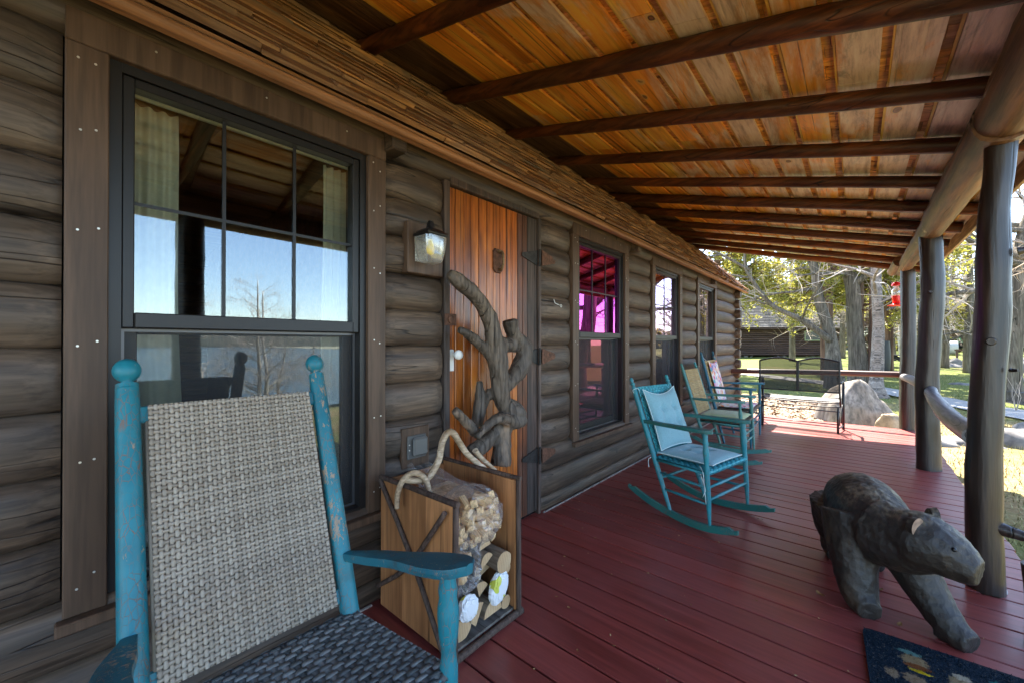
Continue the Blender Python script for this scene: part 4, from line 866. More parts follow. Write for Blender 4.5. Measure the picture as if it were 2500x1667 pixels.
for i in range(8):
    for j in range(6):
        yy = 1.115+i*.033; z_ = .40+j*.034
        if ((yy-1.225)/.135)**2+((z_-.485)/.105)**2 > 1: continue
        if b0 is None: b0 = kb.build('kindling_block', M['kind'], kbo); o = b0
        else: o = b0.copy(); COL.objects.link(o); o.parent = kbo
        o.location = (.575+U(-.03,.02)-abs(yy-1.225)*.3, yy+U(-.004,.004), z_+U(-.004,.004)); o.rotation_euler = (U(-.9,.9), R(90)+U(-.5,.5), U(-.5,.5)); cnt += 1
k = MB(); k.box(.25, .50, 1.13, 1.31, .40, .56, col=.3); k.build('kindling_pile', M['kind'], kbo)
k = MB(); film(k, (.56,1.135,.31), (.075,.095,.125), 9, .30); b2 = k.build('plastic_bag', pf, None, False); tag(b2, 'crumpled clear plastic bag hanging down the left front of the crate', 'bag')
rnd_seed(5)
for i in range(5):
    k = MB(); k.bbox(-.018, .018, -.03, .03, -.05, .05, .004, T(.54+U(-.02,.02), 1.11+U(-.03,.03), .30+U(-.07,.07), U(0,2), U(0,2))); k.build('wood_chunk', M['kind'], b2)
def sackmat(name):
    m, nt, b, out = new_mat(name); n = noi(nt, coords(nt), 14, 2, .5, .5); LK(nt, ramp(nt, n, [(.0, (.78,.80,.80)), (.60, (.78,.80,.80)), (.62, (.55,.58,.06)), (.70, (.62,.64,.10)), (.72, (.78,.80,.80))]), b.inputs['Base Color']); b.inputs['Roughness'].default_value = .45; return m
M['sack'] = sackmat('white and yellow sack')
def sack(c, sz, sd, label, rt_=0, tl=0):
    mb = MB(); film(mb, (0,0,0), (.030, sz[0]/2, sz[1]/2), sd, .17, 20, .80); Mx = T(c[0], c[1], c[2], rt_, tl); mb.v = [tuple(Mx @ Vector(p)) for p in mb.v]; o = mb.build('paper_sack', M['sack'], None, False); tag(o, label, 'sack', 'crumpled sacks in the crate')
sack((.610,1.295,.175), (.13,.15), 2.0, 'crumpled white sack with yellow printing under the right log', R(6), R(-32)); sack((.612,1.110,.175), (.11,.11), 7.0, 'smaller crumpled white sack at the left front of the crate', R(-5), R(-15))
# ================================================================ CARVED BEAR
def bearmat():
    m, nt, b, out = new_mat('charred carved wood'); v = coords(nt); n = noi(nt, coords(nt, (1,1,.3)), 12, 5, .65, .2); n2 = noi(nt, v, 3.2, 4, .6); n3 = noi(nt, coords(nt, (1,.35,1)), 60, 3, .6)
    c = ramp(nt, n, [(.30, (.007,.006,.005)), (.55, (.022,.016,.011)), (.75, (.058,.041,.025))]); c = mix(nt, ramp(nt, n2, [(.5, 0), (.68, .6)]), c, (.022,.022,.023))
    ge = ND(nt, 'NewGeometry'); sp = ND(nt, 'SeparateXYZ'); LK(nt, ge.outputs['Normal'], sp.inputs[0]); wear = mth(nt, 'MULTIPLY', ramp(nt, n3, [(.40, .15), (.62, 1)]), ramp(nt, noi(nt, v, 5, 4, .6), [(.40, 0), (.58, 1)]))
    sz = ND(nt, 'SeparateXYZ'); LK(nt, v, sz.inputs[0]); c = mix(nt, mth(nt, 'MULTIPLY', wear, ramp(nt, sz.outputs['Z'], [(.42, 0), (.50, .85)])), c, (.26,.21,.13))
    LK(nt, c, b.inputs['Base Color']); b.inputs['Roughness'].default_value = .55; h = mth(nt, 'ADD', mth(nt, 'MULTIPLY', n, .7), mth(nt, 'MULTIPLY', n3, .3)); bump(nt, b, h, .8, .012); return m
bear = MB()
def bt_(pts, r, n=16, sub=4): bear.tube(pts, [q*(1.13 if pts[-1][2] < .06 else 1.0) for q in r], n, True, .0, sub)
# trunk from rump to neck (bear stands along -y, head turned to +x)
bt_([(1.80,3.06,.28), (1.80,3.03,.345), (1.815,2.93,.375), (1.84,2.79,.39), (1.87,2.66,.385), (1.905,2.56,.375), (1.95,2.50,.38)], [.09,.138,.156,.160,.152,.142,.126])
bt_([(1.90,2.54,.37), (1.97,2.48,.375), (2.04,2.43,.385)], [.150,.135,.105]); bt_([(1.96,2.47,.400), (2.02,2.435,.405), (2.075,2.410,.392), (2.12,2.390,.372), (2.150,2.375,.360), (2.172,2.366,.356)], [.110,.125,.108,.082,.066,.052])
# legs: front pair (near) and hind pair
bt_([(1.80,2.62,.40), (1.795,2.58,.28), (1.80,2.53,.17), (1.815,2.50,.08), (1.835,2.46,.035)], [.125,.100,.076,.066,.050]); bt_([(1.82,2.50,.045), (1.855,2.43,.034)], [.058,.042])
bt_([(1.94,2.60,.36), (1.99,2.57,.26), (2.04,2.53,.16), (2.085,2.49,.09), (2.125,2.45,.04)], [.11,.085,.066,.056,.046]); bt_([(2.085,2.49,.055), (2.16,2.43,.034)], [.055,.040])
bt_([(1.745,2.98,.32), (1.725,3.00,.20), (1.715,3.04,.10), (1.71,3.00,.04)], [.14,.105,.070,.055]); bt_([(1.83,3.02,.32), (1.85,3.06,.20), (1.86,3.10,.10), (1.87,3.06,.04)], [.13,.10,.068,.055]); bt_([(1.71,3.04,.045), (1.725,2.94,.036)], [.055,.042]); bt_([(1.87,3.08,.045), (1.88,2.97,.036)], [.055,.042])
bo = bear.build('carved_bear', bearmat(), None, True); tag(bo, 'chainsaw carved dark wooden bear standing on the red deck, head turned right', 'bear statue')
md = bo.modifiers.new('join', 'REMESH'); md.mode = 'VOXEL'; md.voxel_size = .0075; md.use_smooth_shade = False
md = bo.modifiers.new('soft', 'SMOOTH'); md.factor = .7; md.iterations = 6
tx = bpy.data.textures.new('gouges', 'VORONOI'); tx.noise_scale = .035; md = bo.modifiers.new('gouges', 'DISPLACE'); md.texture = tx; md.strength = .006; md.mid_level = .35; md.texture_coords = 'LOCAL'
md = bo.modifiers.new('facet', 'DECIMATE'); md.ratio = .30
earm = plain('worn pale ear wood', (.24,.16,.11), .7, 0, .3, 30, .4); bm_ = bo.data.materials[0]
def ear(c, face, up, s_=1):
    c = Vector(c); f_ = Vector(face).normalized(); u_ = Vector(up).normalized(); r_ = u_.cross(f_).normalized(); Mx = Matrix.Translation(c) @ Matrix((r_, u_, f_)).transposed().to_4x4()
    k = MB(); n = 12; pts = [(math.cos(a)*.040*s_, math.sin(a)*.046*s_) for a in [R(-30)+R(240)*i/(n-1) for i in range(n)]]
    vs = [Mx @ Vector((a, b_, .0)) for a, b_ in pts]+[Mx @ Vector((a*.9, b_*.9, -.024)) for a, b_ in pts]; fs = [tuple(range(n, 2*n))[::-1]]+[(i, n+i, n+(i+1) % n, (i+1) % n) for i in range(n)]
    k.add(vs, fs); k.cur = 1; k.add(vs[:n], [tuple(range(n))]); return k.build('ear', [bm_, earm], bo)
ear((2.000,2.350,.488), (.80,-.55,-.05), (-.10,-.35,1), .9); ear((2.065,2.485,.505), (.75,.3,.1), (0,.25,1), .9)
for c in ((2.098,2.325,.440), (2.135,2.430,.440)):
    k = MB(); k.ell(c, (.009,.009,.009), None, 10, 8); k.build('eye', M['black'], bo, True)
# ================================================================ DOORMAT
def matmat():
    m, nt, b, out = new_mat('navy coir'); v = coords(nt); n = noi(nt, v, 160, 3, .7); sp = ND(nt, 'SeparateXYZ'); LK(nt, v, sp.inputs[0])
    wob = noi(nt, v, 55, 4, .8); c = ramp(nt, n, [(.35, (.004,.010,.018)), (.60, (.010,.022,.036)), (.72, (.20,.16,.10))])
    def blob(cx, cy, rx, ry, col, c):
        dx = mth(nt, 'DIVIDE', mth(nt, 'SUBTRACT', sp.outputs[0], cx), rx); dy = mth(nt, 'DIVIDE', mth(nt, 'SUBTRACT', sp.outputs[1], cy), ry)
        d = mth(nt, 'ADD', mth(nt, 'MULTIPLY', dx, dx), mth(nt, 'MULTIPLY', dy, dy)); d = mth(nt, 'ADD', d, mth(nt, 'MULTIPLY', mth(nt, 'SUBTRACT', wob, .5), 3.0))
        f_ = ramp(nt, d, [(.55, 1), (1.25, 0)]); return mix(nt, mth(nt, 'MULTIPLY', f_, ramp(nt, n, [(.25, .55), (.5, 1)])), c, col)
    for x_, y_, rx, ry, col in [(.145,-.135,.042,.050,(.26,.18,.09)), (.135,-.085,.040,.016,(.10,.20,.17)), (.150,-.165,.040,.018,(.17,.055,.015)), (.152,-.192,.036,.010,(.50,.36,.01)), (.13,-.25,.035,.035,(.24,.17,.10)), (.07,-.255,.022,.03,(.24,.18,.11)),
                                (.27,-.175,.045,.055,(.27,.20,.11)), (.27,-.135,.030,.020,(.36,.31,.22)), (.38,-.10,.035,.018,(.02,.15,.13)), (.30,-.30,.06,.04,(.28,.20,.10)), (.42,-.2,.05,.05,(.27,.19,.1)), (.40,-.28,.04,.012,(.50,.36,.01))]:
        c = blob(x_, y_, rx, ry, col, c)
    LK(nt, c, b.inputs['Base Color']); b.inputs['Roughness'].default_value = .95; b.inputs['Specular IOR Level'].default_value = .1; bump(nt, b, n, 1, .006); return m
mo = MB(); rnd_seed(3)
def rrect(w_, h_, r_, n=6): return [(w_-r_+r_*math.cos(a), -r_+r_*math.sin(a)) for a in [R(90)-R(90)*i/n for i in range(n+1)]]+[(w_-r_+r_*math.cos(a), -h_+r_+r_*math.sin(a)) for a in [-R(90)*i/n for i in range(n+1)]]+[(r_+r_*math.cos(a), -h_+r_+r_*math.sin(a)) for a in [R(270)-R(90)*i/n for i in range(n+1)]]+[(r_+r_*math.cos(a), -r_+r_*math.sin(a)) for a in [R(180)-R(90)*i/n for i in range(n+1)]]
pts = rrect(.75, .45, .03); n = len(pts); mo.add([(a, b_, .001) for a, b_ in pts]+[(a, b_, .014) for a, b_ in pts], [tuple(range(n, 2*n))[::-1]]+[(i, (i+1) % n, n+(i+1) % n, n+i) for i in range(n)])
for i in range(9000):                     # coir tufts
    x_, y_ = U(.004,.746), U(-.446,-.004); h_ = U(.003,.007); a = U(0,6.3); dx, dy = math.cos(a)*.0018, math.sin(a)*.0018; lx, ly = U(-.009,.009), U(-.009,.009)
    mo.add([(x_-dx, y_-dy, .013), (x_+dx, y_+dy, .013), (x_+lx, y_+ly, .014+h_)], [(0,1,2)])
matt = mo.build('doormat', matmat()); tag(matt, 'dark navy coir doormat with brown and yellow motifs in the lower right corner', 'doormat'); matt.location = (1.825, 2.325, .0); matt.rotation_euler = (0, 0, R(3))
# ================================================================ HUMMINGBIRD FEEDER
fd = thing('hummingbird_feeder', 'red and clear hummingbird feeder hanging from the far beam end', 'bird feeder', (2.29, 8.72, 1.83))
redp = plain('red plastic', (.62,.012,.012), .25); 
k = MB(); k.lathe([(.065, .0), (.11, .012), (.112, .02), (.06, .03), (.045, .05)], None, 24); k.build('base', redp, fd, True, 40)
k = MB(); k.lathe([(.045, .05), (.052, .09), (.060, .15), (.060, .165)], None, 20); k.build('nectar', plain('red nectar', (.72,.02,.015), .1, 0, .6), fd, True)
gcl = gm
k = MB(); k.lathe([(.061, .165), (.062, .22), (.055, .26), (.030, .285), (.028, .33)], None, 20); k.build('bottle', gcl, fd, True)
k = MB(); k.lathe([(.060, .325), (.058, .345), (.040, .375), (.012, .39)], None, 20); k.build('cap', redp, fd, True, 50)
k = MB(); k.tube([(0, 0, .385), (.005, 0, .43), (0, 0, .50)], .003, 6); k.build('hanger', M['iron'], fd)
# ================================================================ dry leaves and bits on the deck
rnd_seed(99); lm = plain('dry leaf', (.26,.13,.05), .7, 0, .3, 30, .4)
def leaf(p, s_, label, grp=None):
    mb = MB(); rz = U(0, 6.3)
    def f(u, v): a = (u-.5)*2; w_ = math.sqrt(max(0, 1-a*a))*.5; return (a*s_*.5, (v-.5)*w_*s_, .002+s_*.18*(a*a)+s_*.2*abs(v-.5)+.08*s_*noise.noise(Vector((u*4, v*4, p[0]*9))))
    mb.grid(6, 4, f); o = mb.build('dry_leaf', lm, None, True); o.location = (p[0], p[1], .001); o.rotation_euler = (0, 0, rz); tag(o, label, 'leaf', grp)
leaf((1.67,2.50), .045, 'largest curled brown leaf left of the bear statue feet'); leaf((1.95,2.46), .035, 'curled tan leaf between the front feet of the bear statue'); leaf((1.90,2.75), .03, 'curled brown leaf on the deck just behind the bear statue')
for p in [(.92,1.98),(1.21,2.0),(.69,1.63),(.78,1.60),(1.05,1.52),(1.28,1.49),(.95,1.40),(1.62,1.72),(.86,2.33),(1.44,2.24),(.52,2.46),(1.95,4.1),(1.55,4.6),(2.1,4.9),(1.3,3.3),(2.2,3.55),(2.05,3.9),(1.72,3.6),(.70,1.25),(.62,1.30),(1.5,1.2)]: leaf(p, U(.010,.020), 'tiny dry brown leaf scrap lying on the red deck boards', 'leaf scraps scattered on the deck')
# lantern-like lamp and dark stub at the right edge
sl_ = thing('garden_lamp', 'ribbed dark garden lamp with pale cap standing just beyond the deck edge at the right', 'garden lamp', (2.66, 2.98, -.4))
k = MB(); k.lathe([(.02, 0), (.02, .40), (.055, .42), (.058, .50)], None, 16); k.build('body', M['black'], sl_, True, 40)
k = MB()
for i in range(6): k.lathe([(.060, .425+i*.012), (.061, .431+i*.012)], None, 20)
k.build('grille', plain('pale slats', (.4,.4,.38), .4), sl_)
k = MB(); k.lathe([(.068, .505), (.070, .512), (.060, .525), (.02, .53)], None, 20); k.build('cap', plain('blue grey cap', (.25,.30,.34), .4), sl_, True, 40)
sb = MB(); sb.tube([(2.385,2.655,0), (2.385,2.655,.2), (2.37,2.655,.34)], [.052,.050,.045], 16, True, .05, 3, 8); tag(sb.build('log_stub', M['post'], None, True, 50), 'short dark upright log at the right edge of the deck near the mat', 'log')

rnd_seed(55); k = MB()
for i in range(150):
    yb = round(U(.9, 6.5)/.1525)*.1525+U(-.012,.012) if random.random() < .7 else U(.9,6.5); x_ = U(.1,2.3); s_ = U(.002,.0055); a = U(0,6.3); k.box(-s_, s_, -s_*.5, s_*.5, 0, s_*.5, T(x_, yb, .0005, a), U(0,1))
o = k.build('deck_debris', reed('seed husks', (.10,.06,.03), (.55,.36,.16), .8)); o['kind'] = 'stuff'; tag(o, 'tiny seed husks and grit caught along the gaps of the red deck', 'debris')
# ================================================================ OUTDOORS
def groundmat():
    m, nt, b, out = new_mat('spring lawn'); v = coords(nt); n = noi(nt, v, .22, 5, .6); n2 = noi(nt, v, 14, 4, .7); n3 = noi(nt, v, 1.6, 4, .6)
    g = ramp(nt, n2, [(.3, (.075,.095,.018)), (.7, (.17,.19,.045))]); s = ramp(nt, n2, [(.3, (.17,.12,.050)), (.7, (.32,.235,.110))])
    sp = ND(nt, 'SeparateXYZ'); LK(nt, v, sp.inputs[0]); near = ramp(nt, mth(nt, 'MULTIPLY', sp.outputs[1], .02), [(.22, -.0), (.34, .16)])
    f = ramp(nt, mth(nt, 'ADD', mth(nt, 'ADD', mth(nt, 'MULTIPLY', n, .7), mth(nt, 'MULTIPLY', n3, .3)), near), [(.46, 1), (.60, 0)])
    LK(nt, mix(nt, f, g, s), b.inputs['Base Color']); b.inputs['Roughness'].default_value = .95; b.inputs['Specular IOR Level'].default_value = .15; bump(nt, b, n2, .9, .04); return m
gm_ = MB(); N = 110
def gpt(i, j):
    def ax(t): return (t*8+ (abs(t)**3)*(1 if t > 0 else -1)*120)
    return ax((i/N-.5)*2)*1.6, ax((j/N-.5)*2)*1.6+8
vs = []
for i in range(N+1):
    for j in range(N+1):
        x, y = gpt(i, j); vs.append((x, y, ground(x, y)+.03*noise.noise(Vector((x*.4, y*.4, 0)))))
gm_.add(vs, [(i*(N+1)+j, (i+1)*(N+1)+j, (i+1)*(N+1)+j+1, i*(N+1)+j+1) for i in range(N) for j in range(N)])
struct(gm_.build('ground', groundmat(), None, True))
# lake beyond the lawn (reflected in the windows)
k = MB(); k.add([(15.5, -700, -1.42), (900, -700, -1.42), (900, 160, -1.42), (15.5, 70, -1.42)], [(0,1,2,3)])
wm, nt, b, out = new_mat('lake water'); b.inputs['Base Color'].default_value = (.03,.09,.15,1); b.inputs['Roughness'].default_value = .12; bump(nt, b, noi(nt, coords(nt, (1,.35,1)), 3.2, 4, .6), .6, .12); struct(k.build('lake', wm))
k = MB(); vs = []; n = 160
for i in range(n+1):
    y = -600+1000*i/n; h = 7+9*abs(noise.noise(Vector((y*.012, 0, 0))))+2.5*noise.noise(Vector((y*.2, 3, 0))); vs += [(380, y, -1.6), (395, y, h), (470, y, h*1.4)]
k.add(vs, [(i*3+q, i*3+3+q, i*3+4+q, i*3+1+q) for i in range(n) for q in range(2)]); struct(k.build('far_shore', plain('hazy far woods', (.075,.085,.075), .9, 0, .2, .3, .4), None, True))
# gravel path
pm, nt, b, out = new_mat('gravel path'); n = noi(nt, coords(nt), 45, 4, .7); LK(nt, ramp(nt, n, [(.3, (.20,.185,.17)), (.7, (.42,.40,.37))]), b.inputs['Base Color']); b.inputs['Roughness'].default_value = .95; bump(nt, b, n, .6, .01)
k = MB(); cl_ = [(-6,24.5),(-3,21.8),(-.2,19.8),(2.2,17.8),(3.5,15.7),(4.6,13.9),(5.6,12.0),(6.6,9.5)]; vs = []; M_ = 10; pts = []
for i in range(len(cl_)-1):
    for q in range(M_): t = q/M_; pts.append((cl_[i][0]*(1-t)+cl_[i+1][0]*t, cl_[i][1]*(1-t)+cl_[i+1][1]*t))
for i, (x, y) in enumerate(pts):
    a = pts[max(0, i-1)]; c_ = pts[min(len(pts)-1, i+1)]; dx, dy = c_[0]-a[0], c_[1]-a[1]; L = math.hypot(dx, dy); w_ = .52+.06*math.sin(i*.7)
    for s in (-1, -.3, .3, 1): px, py = x-dy/L*w_*s, y+dx/L*w_*s; vs.append((px, py, ground(px, py)+.045))
k.add(vs, [(i*4+q, i*4+4+q, i*4+5+q, i*4+1+q) for i in range(len(pts)-1) for q in range(3)]); struct(k.build('path', pm))
# leaf litter bed beyond the deck
rnd_seed(8); k = MB()
for i in range(9000):
    r = U(0, 1)**.5; a = U(0, 6.283); x, y = .3+1.7*r*math.cos(a), 12.2+2.2*r*math.sin(a); s_ = U(.03,.06); z = ground(x, y)+U(.02,.05); a = U(0, 6.3); c_, s2 = math.cos(a)*s_, math.sin(a)*s_
    k.add([(x-c_, y-s2, z), (x+s2*.6, y-c_*.6, z+U(-.01,.03)), (x+c_, y+s2, z+U(0,.02)), (x-s2*.6, y+c_*.6, z)], [(0,1,2,3)], random.random())
o = k.build('leaf_litter', reed('brown litter', (.12,.07,.04), (.48,.34,.22), .9)); o['kind'] = 'stuff'; tag(o, 'bed of dry brown leaf litter behind the bench', 'leaf litter')
k = MB()
for i in range(26000):
    y = U(2, 26)**1.0; x = U(2.62, 5+y*.35) if y < 9 else U(-1, 3+y*.35)
    if y < 9 and x < 2.62: continue
    z = ground(x, y)+.0; s_ = U(.02, .05); a = U(0, 6.3); dx, dy = math.cos(a)*.006, math.sin(a)*.006
    k.add([(x-dx, y-dy, z), (x+dx, y+dy, z), (x+U(-.03,.03), y+U(-.03,.03), z+s_+.02)], [(0,1,2)], random.random())
o = k.build('grass', reed('grass blades', (.13,.13,.04), (.38,.32,.15), .9)); o['kind'] = 'stuff'; tag(o, 'short dry and green grass of the lawn', 'grass')
# rocks
rockm = wood('weathered granite', (.17,.150,.125), (.34,.30,.25), (.25,.20,.15), 'z', 3, .85, .6, .02, False, .08, .2)
rock2 = plain('grey field stone', (.155,.145,.135), .9, 0, .2, 6, .45, .6)
def rock(name, label, c, r, sd, m, cut=.30, grp=None, n=34, sk=0):
    mb = MB(); vs = []; fs = []; 
    for j in range(n//2+1):
        ph = math.pi*j/(n//2)
        for i in range(n):
            th = 2*math.pi*i/n; d = Vector((math.sin(ph)*math.cos(th), math.sin(ph)*math.sin(th), math.cos(ph))); q = 1
            rs = random.Random(sd)
            for _ in range(9):
                nn = Vector((rs.uniform(-1,1), rs.uniform(-1,1), rs.uniform(-.2,1))).normalized(); h = rs.uniform(.68,.95); dp = d.dot(nn)
                if dp > 0: q = min(q, h/dp)
            q *= 1+cut*.25*noise.noise(d*2.2+Vector((sd,0,0)))+.03*noise.noise(d*9+Vector((sd,0,0)))
            vs.append((d.x*r[0]*q+sk*max(0, d.z)*r[2], d.y*r[1]*q, d.z*r[2]*q))
    h_ = n//2
    for j in range(h_):
        for i in range(n): fs.append((j*n+i, (j+1)*n+i, (j+1)*n+(i+1) % n, j*n+(i+1) % n))
    mb.add(vs, fs); o = mb.build(name, m, None, True); o.location = c; md = o.modifiers.new('w', 'WELD'); md.merge_threshold = .0005; tag(o, label, 'boulder' if name == 'boulder' else 'rock', grp); return o
rock('boulder', 'large pale pyramid shaped boulder just behind the bench', (1.80,10.9,-.45), (.72,.60,.94), 5, rockm, .3, None, 44, .08)
rock('rock', 'small tan rock leaning against the right foot of the big boulder', (2.26,10.15,-.30), (.20,.19,.30), 11, plain('tan stone', (.34,.25,.16), .9, 0, .2, 7, .4, .6))
rock('rock', 'low flat stone at the deck corner beside the far porch post', (2.62,9.6,-.42), (.45,.35,.22), 14, rock2); rock('rock', 'long flat grey stone between the two nearer porch posts', (3.15,9.9,-.44), (.50,.26,.16), 17, rock2); rock('rock', 'broad pale grey rock right of the nearest porch post', (3.75,10.3,-.42), (.60,.34,.30), 19, rock2)
rock('rock', 'dark flat stone right of the nearest post, behind the broad pale rock', (4.5,12.2,-.40), (.45,.32,.18), 23, rock2); rock('rock', 'mossy grey boulder far out on the lawn at the right frame edge', (7.45,28.6,-.1), (1.05,.8,.85), 29, rock2); rock('rock', 'low ledge of rock on the lawn in front of the distant shrubs', (5.3,31,.0), (.8,.5,.22), 31, rock2)
rock('rock', 'rounded stone by the lawn edge below the distant railing', (6.0,33.5,.05), (.5,.4,.4), 37, rock2); rock('rock', 'small flat rock on the far lawn between the nearest and second posts', (4.6,21,-.22), (.35,.25,.10), 41, rock2); rock('rock', 'flat grey ledge on the lawn right of the nearest post', (7.0,23.5,-.16), (.9,.5,.18), 43, rock2)
# stump
k = MB(); k.tube([(0,0,-.15), (0,0,.0), (0,0,.12), (.01,0,.30)], [.62,.46,.33,.30], 26, True, .35, 3, 4, ns=4); o = k.build('tree_stump', wood('stump bark', (.055,.045,.038), (.16,.13,.10), None, 'z', 10, .9, .8, .02, True, .1), None, True, 50); o.location = (5.1, 16.6, -.32); tag(o, 'low dark tree stump with spreading roots on the lawn at the right edge', 'stump')
# ---- trees
barkm = wood('grey tree bark', (.085,.068,.050), (.25,.205,.155), (.15,.13,.095), 'z', 7, .9, .9, .02, True, .1, .15)
barkb = wood('birch bark', (.50,.47,.42), (.72,.70,.65), (.38,.33,.28), 'x', 6, .75, .4, .01, False, .1, .2, patch=((.05,.045,.04), .60, .66, 7))
barkr = wood('red brown bark', (.10,.055,.035), (.24,.15,.10), None, 'z', 7, .9, .8, .02, True, .1, .15)
twigm = plain('pale twigs', (.38,.31,.24), .8, 0, .2, 5, .25); twigw = plain('white birch twigs', (.48,.42,.38), .8, 0, .2, 5, .25)
def leafmat(name, a, b_, tl=.45):
    m, nt, b, out = new_mat(name); t = tint(nt); c = ramp(nt, t, [(.0, a), (1, b_)]); LK(nt, c, b.inputs['Base Color']); b.inputs['Roughness'].default_value = .6
    tr = ND(nt, 'BsdfTranslucent'); LK(nt, mix(nt, .5, c, (.55,.50,.08), 'MIX'), tr.inputs[0]); mx = ND(nt, 'MixShader'); mx.inputs[0].default_value = tl; LK(nt, b.outputs[0], mx.inputs[1]); LK(nt, tr.outputs[0], mx.inputs[2]); LK(nt, mx.outputs[0], out.inputs[0]); return m
cedar = leafmat('sunlit hemlock needles', (.10,.125,.020), (.38,.34,.07)); ever = leafmat('dark evergreen needles', (.014,.036,.018), (.050,.085,.035), .25)
def branch(mt, mc, p, d, L, r, lev, maxlev, spread, sag, rs, sides=(8,6,4,3,3), kids=(7,6,5,4), leaf=None):
    n = max(3, int(4+2*(maxlev-lev)/2)); P = [p]; q = p.copy(); dd = d.normalized()
    for i in range(n):
        dd = (dd+Vector((rs.uniform(-1,1), rs.uniform(-1,1), rs.uniform(-1,1)))*.16+Vector((0,0,sag))*.10).normalized(); q = q+dd*L/n; P.append(q.copy())
    (mt if lev < 2 else mc).tube(P, [r*(1-.75*i/n) for i in range(n+1)], sides[min(lev,4)], False, .05 if lev < 2 else 0, 1, lev, col=rs.random())
    if leaf and lev >= maxlev-1: leaf(mc, P, L, rs)
    if lev < maxlev:
        for k in range(kids[lev]):
            t = rs.uniform(.22, 1.0); i = min(n-1, int(t*n)); b0 = P[i]*(1-(t*n-i))+P[i+1]*(t*n-i) if i < n else P[n]; ax = (P[i+1]-P[i]).normalized()
            o = ax.orthogonal().normalized(); o.rotate(Matrix.Rotation(rs.uniform(0,6.28), 3, ax)); nd = (ax*(1-spread)+o*spread).normalized()
            branch(mt, mc, b0, nd, L*rs.uniform(.38,.60)*(1.05-.3*t), r*.42*(1-.4*t), lev+1, maxlev, spread, sag, rs, sides, kids, leaf)
def make_tree(trunk_pts, radii, limbs, maxlev, seed, bark, tw, leaf=None, lm=None, spread=.6, sag=.0, kids=(0,6,5,4), z0=.3, lenf=.5, up=.4, name='bare_tree'):
    rs = random.Random(seed); mt, mc = MB(), MB(); P = [Vector(p) for p in trunk_pts]
    mt.tube(P, radii, 14, True, .10, 5, seed, ns=2.5)
    H = P[-1].z-P[0].z
    for k in range(limbs):
        t = z0+(1-z0)*(k+rs.random())/limbs; z = P[0].z+H*t
        for i in range(len(P)-1):
            if P[i].z <= z <= P[i+1].z: f = (z-P[i].z)/(P[i+1].z-P[i].z); b0 = P[i]*(1-f)+P[i+1]*f; rr = radii[i]*(1-f)+radii[i+1]*f; break
        a = rs.uniform(0, 6.28); d = Vector((math.cos(a), math.sin(a), up+rs.uniform(-.2,.3)))
        branch(mt, mc, b0, d, H*lenf*rs.uniform(.6,1.1)*(1.15-.75*t), rr*.42, 1, maxlev, spread, sag, rs, kids=kids, leaf=leaf)
    return mt, mc
def leaf_hem(mc, P, L, rs):
    for i in range(len(P)-1):
        for _ in range(7):
            c_ = P[i].lerp(P[i+1], rs.random())+Vector((rs.uniform(-.10,.10), rs.uniform(-.10,.10), rs.uniform(-.12,.05))); s_ = rs.uniform(.035,.075); a = Vector((rs.uniform(-1,1), rs.uniform(-1,1), rs.uniform(-.6,.4))).normalized(); b_ = a.cross(Vector((rs.uniform(-1,1), rs.uniform(-1,1), rs.uniform(-1,1)))).normalized()
            mc.cur = 1; mc.add([c_-a*s_, c_-b_*s_*.45, c_+a*s_, c_+b_*s_*.45], [(0,1,2,3)], rs.random()); mc.cur = 0
def put_tree(name, label, mt, mc, bark, cm, loc, rz=0, s_=1, group=None, cat='tree'):
    t = thing(name, label, cat, loc, rz, group); t.scale = (s_, s_, s_); mt.build('trunk', bark, t, True); mc.build('crown', cm, t); return t
def copy_tree(o, loc, rz, s_, label):
    c_ = o.copy(); COL.objects.link(c_); c_.location = loc; c_.rotation_euler = (0, 0, rz); c_.scale = (s_, s_, s_); c_['label'] = label
    for ch in o.children: d = ch.copy(); COL.objects.link(d); d.parent = c_
    return c_
def G(x, y, dz=-.05): return (x, y, ground(x, y)+dz)
# clump by the bench: two grey trunks with low limb, birch, hemlock greenery
def limb(mt, pts, r, sd): mt.tube([Vector(p) for p in pts], r, 10, True, .08, 5, sd, ns=3)
mt, mc = make_tree([(0,0,0), (-.05,0,.8), (-.12,.1,1.8), (-.45,.1,3.2), (-.60,.1,4.4), (-1.3,.2,6.2), (-1.7,.3,8.5)], [.36,.24,.18,.155,.13,.10,.06], 12, 3, 3, barkm, twigm, z0=.40, kids=(0,5,5,4), lenf=.36, up=.1)
limb(mt, [(-.10,0,1.65), (-.9,-.3,2.4), (-1.75,-.5,2.95), (-2.35,-.6,3.9), (-2.6,-.6,4.6), (-2.5,-.7,6.0)], [.12,.09,.075,.065,.05,.03], 4); limb(mt, [(-2.45,-.6,4.3), (-3.4,-.7,5.0), (-4.6,-.8,5.7), (-5.6,-.9,6.0)], [.06,.045,.03,.015], 5); limb(mt, [(-2.4,-.6,4.0), (-3.4,-.5,4.3), (-4.8,-.4,4.8)], [.05,.035,.015], 6)
rs = random.Random(5)
for (a, b_) in (((-1.75,-.5,2.95), (-1,.1,.25)), ((-2.35,-.6,3.9), (-1,-.2,.1)), ((-.9,-.3,2.4), (.3,-1,.5)), ((-2.5,-.6,5), (.8,-.4,.5)), ((-3.4,-.7,5), (-.8,-.5,-.2)), ((-4,-.6,5.3), (-.5,.4,-.3))): branch(mt, mc, Vector(a), Vector(b_), 2.2, .045, 1, 3, .6, -.1, rs, kids=(0,7,6,5))
put_tree('shade_tree', 'leaning grey tree with a long low limb over the bench', mt, mc, barkm, twigm, G(1.25,17.6), 0)
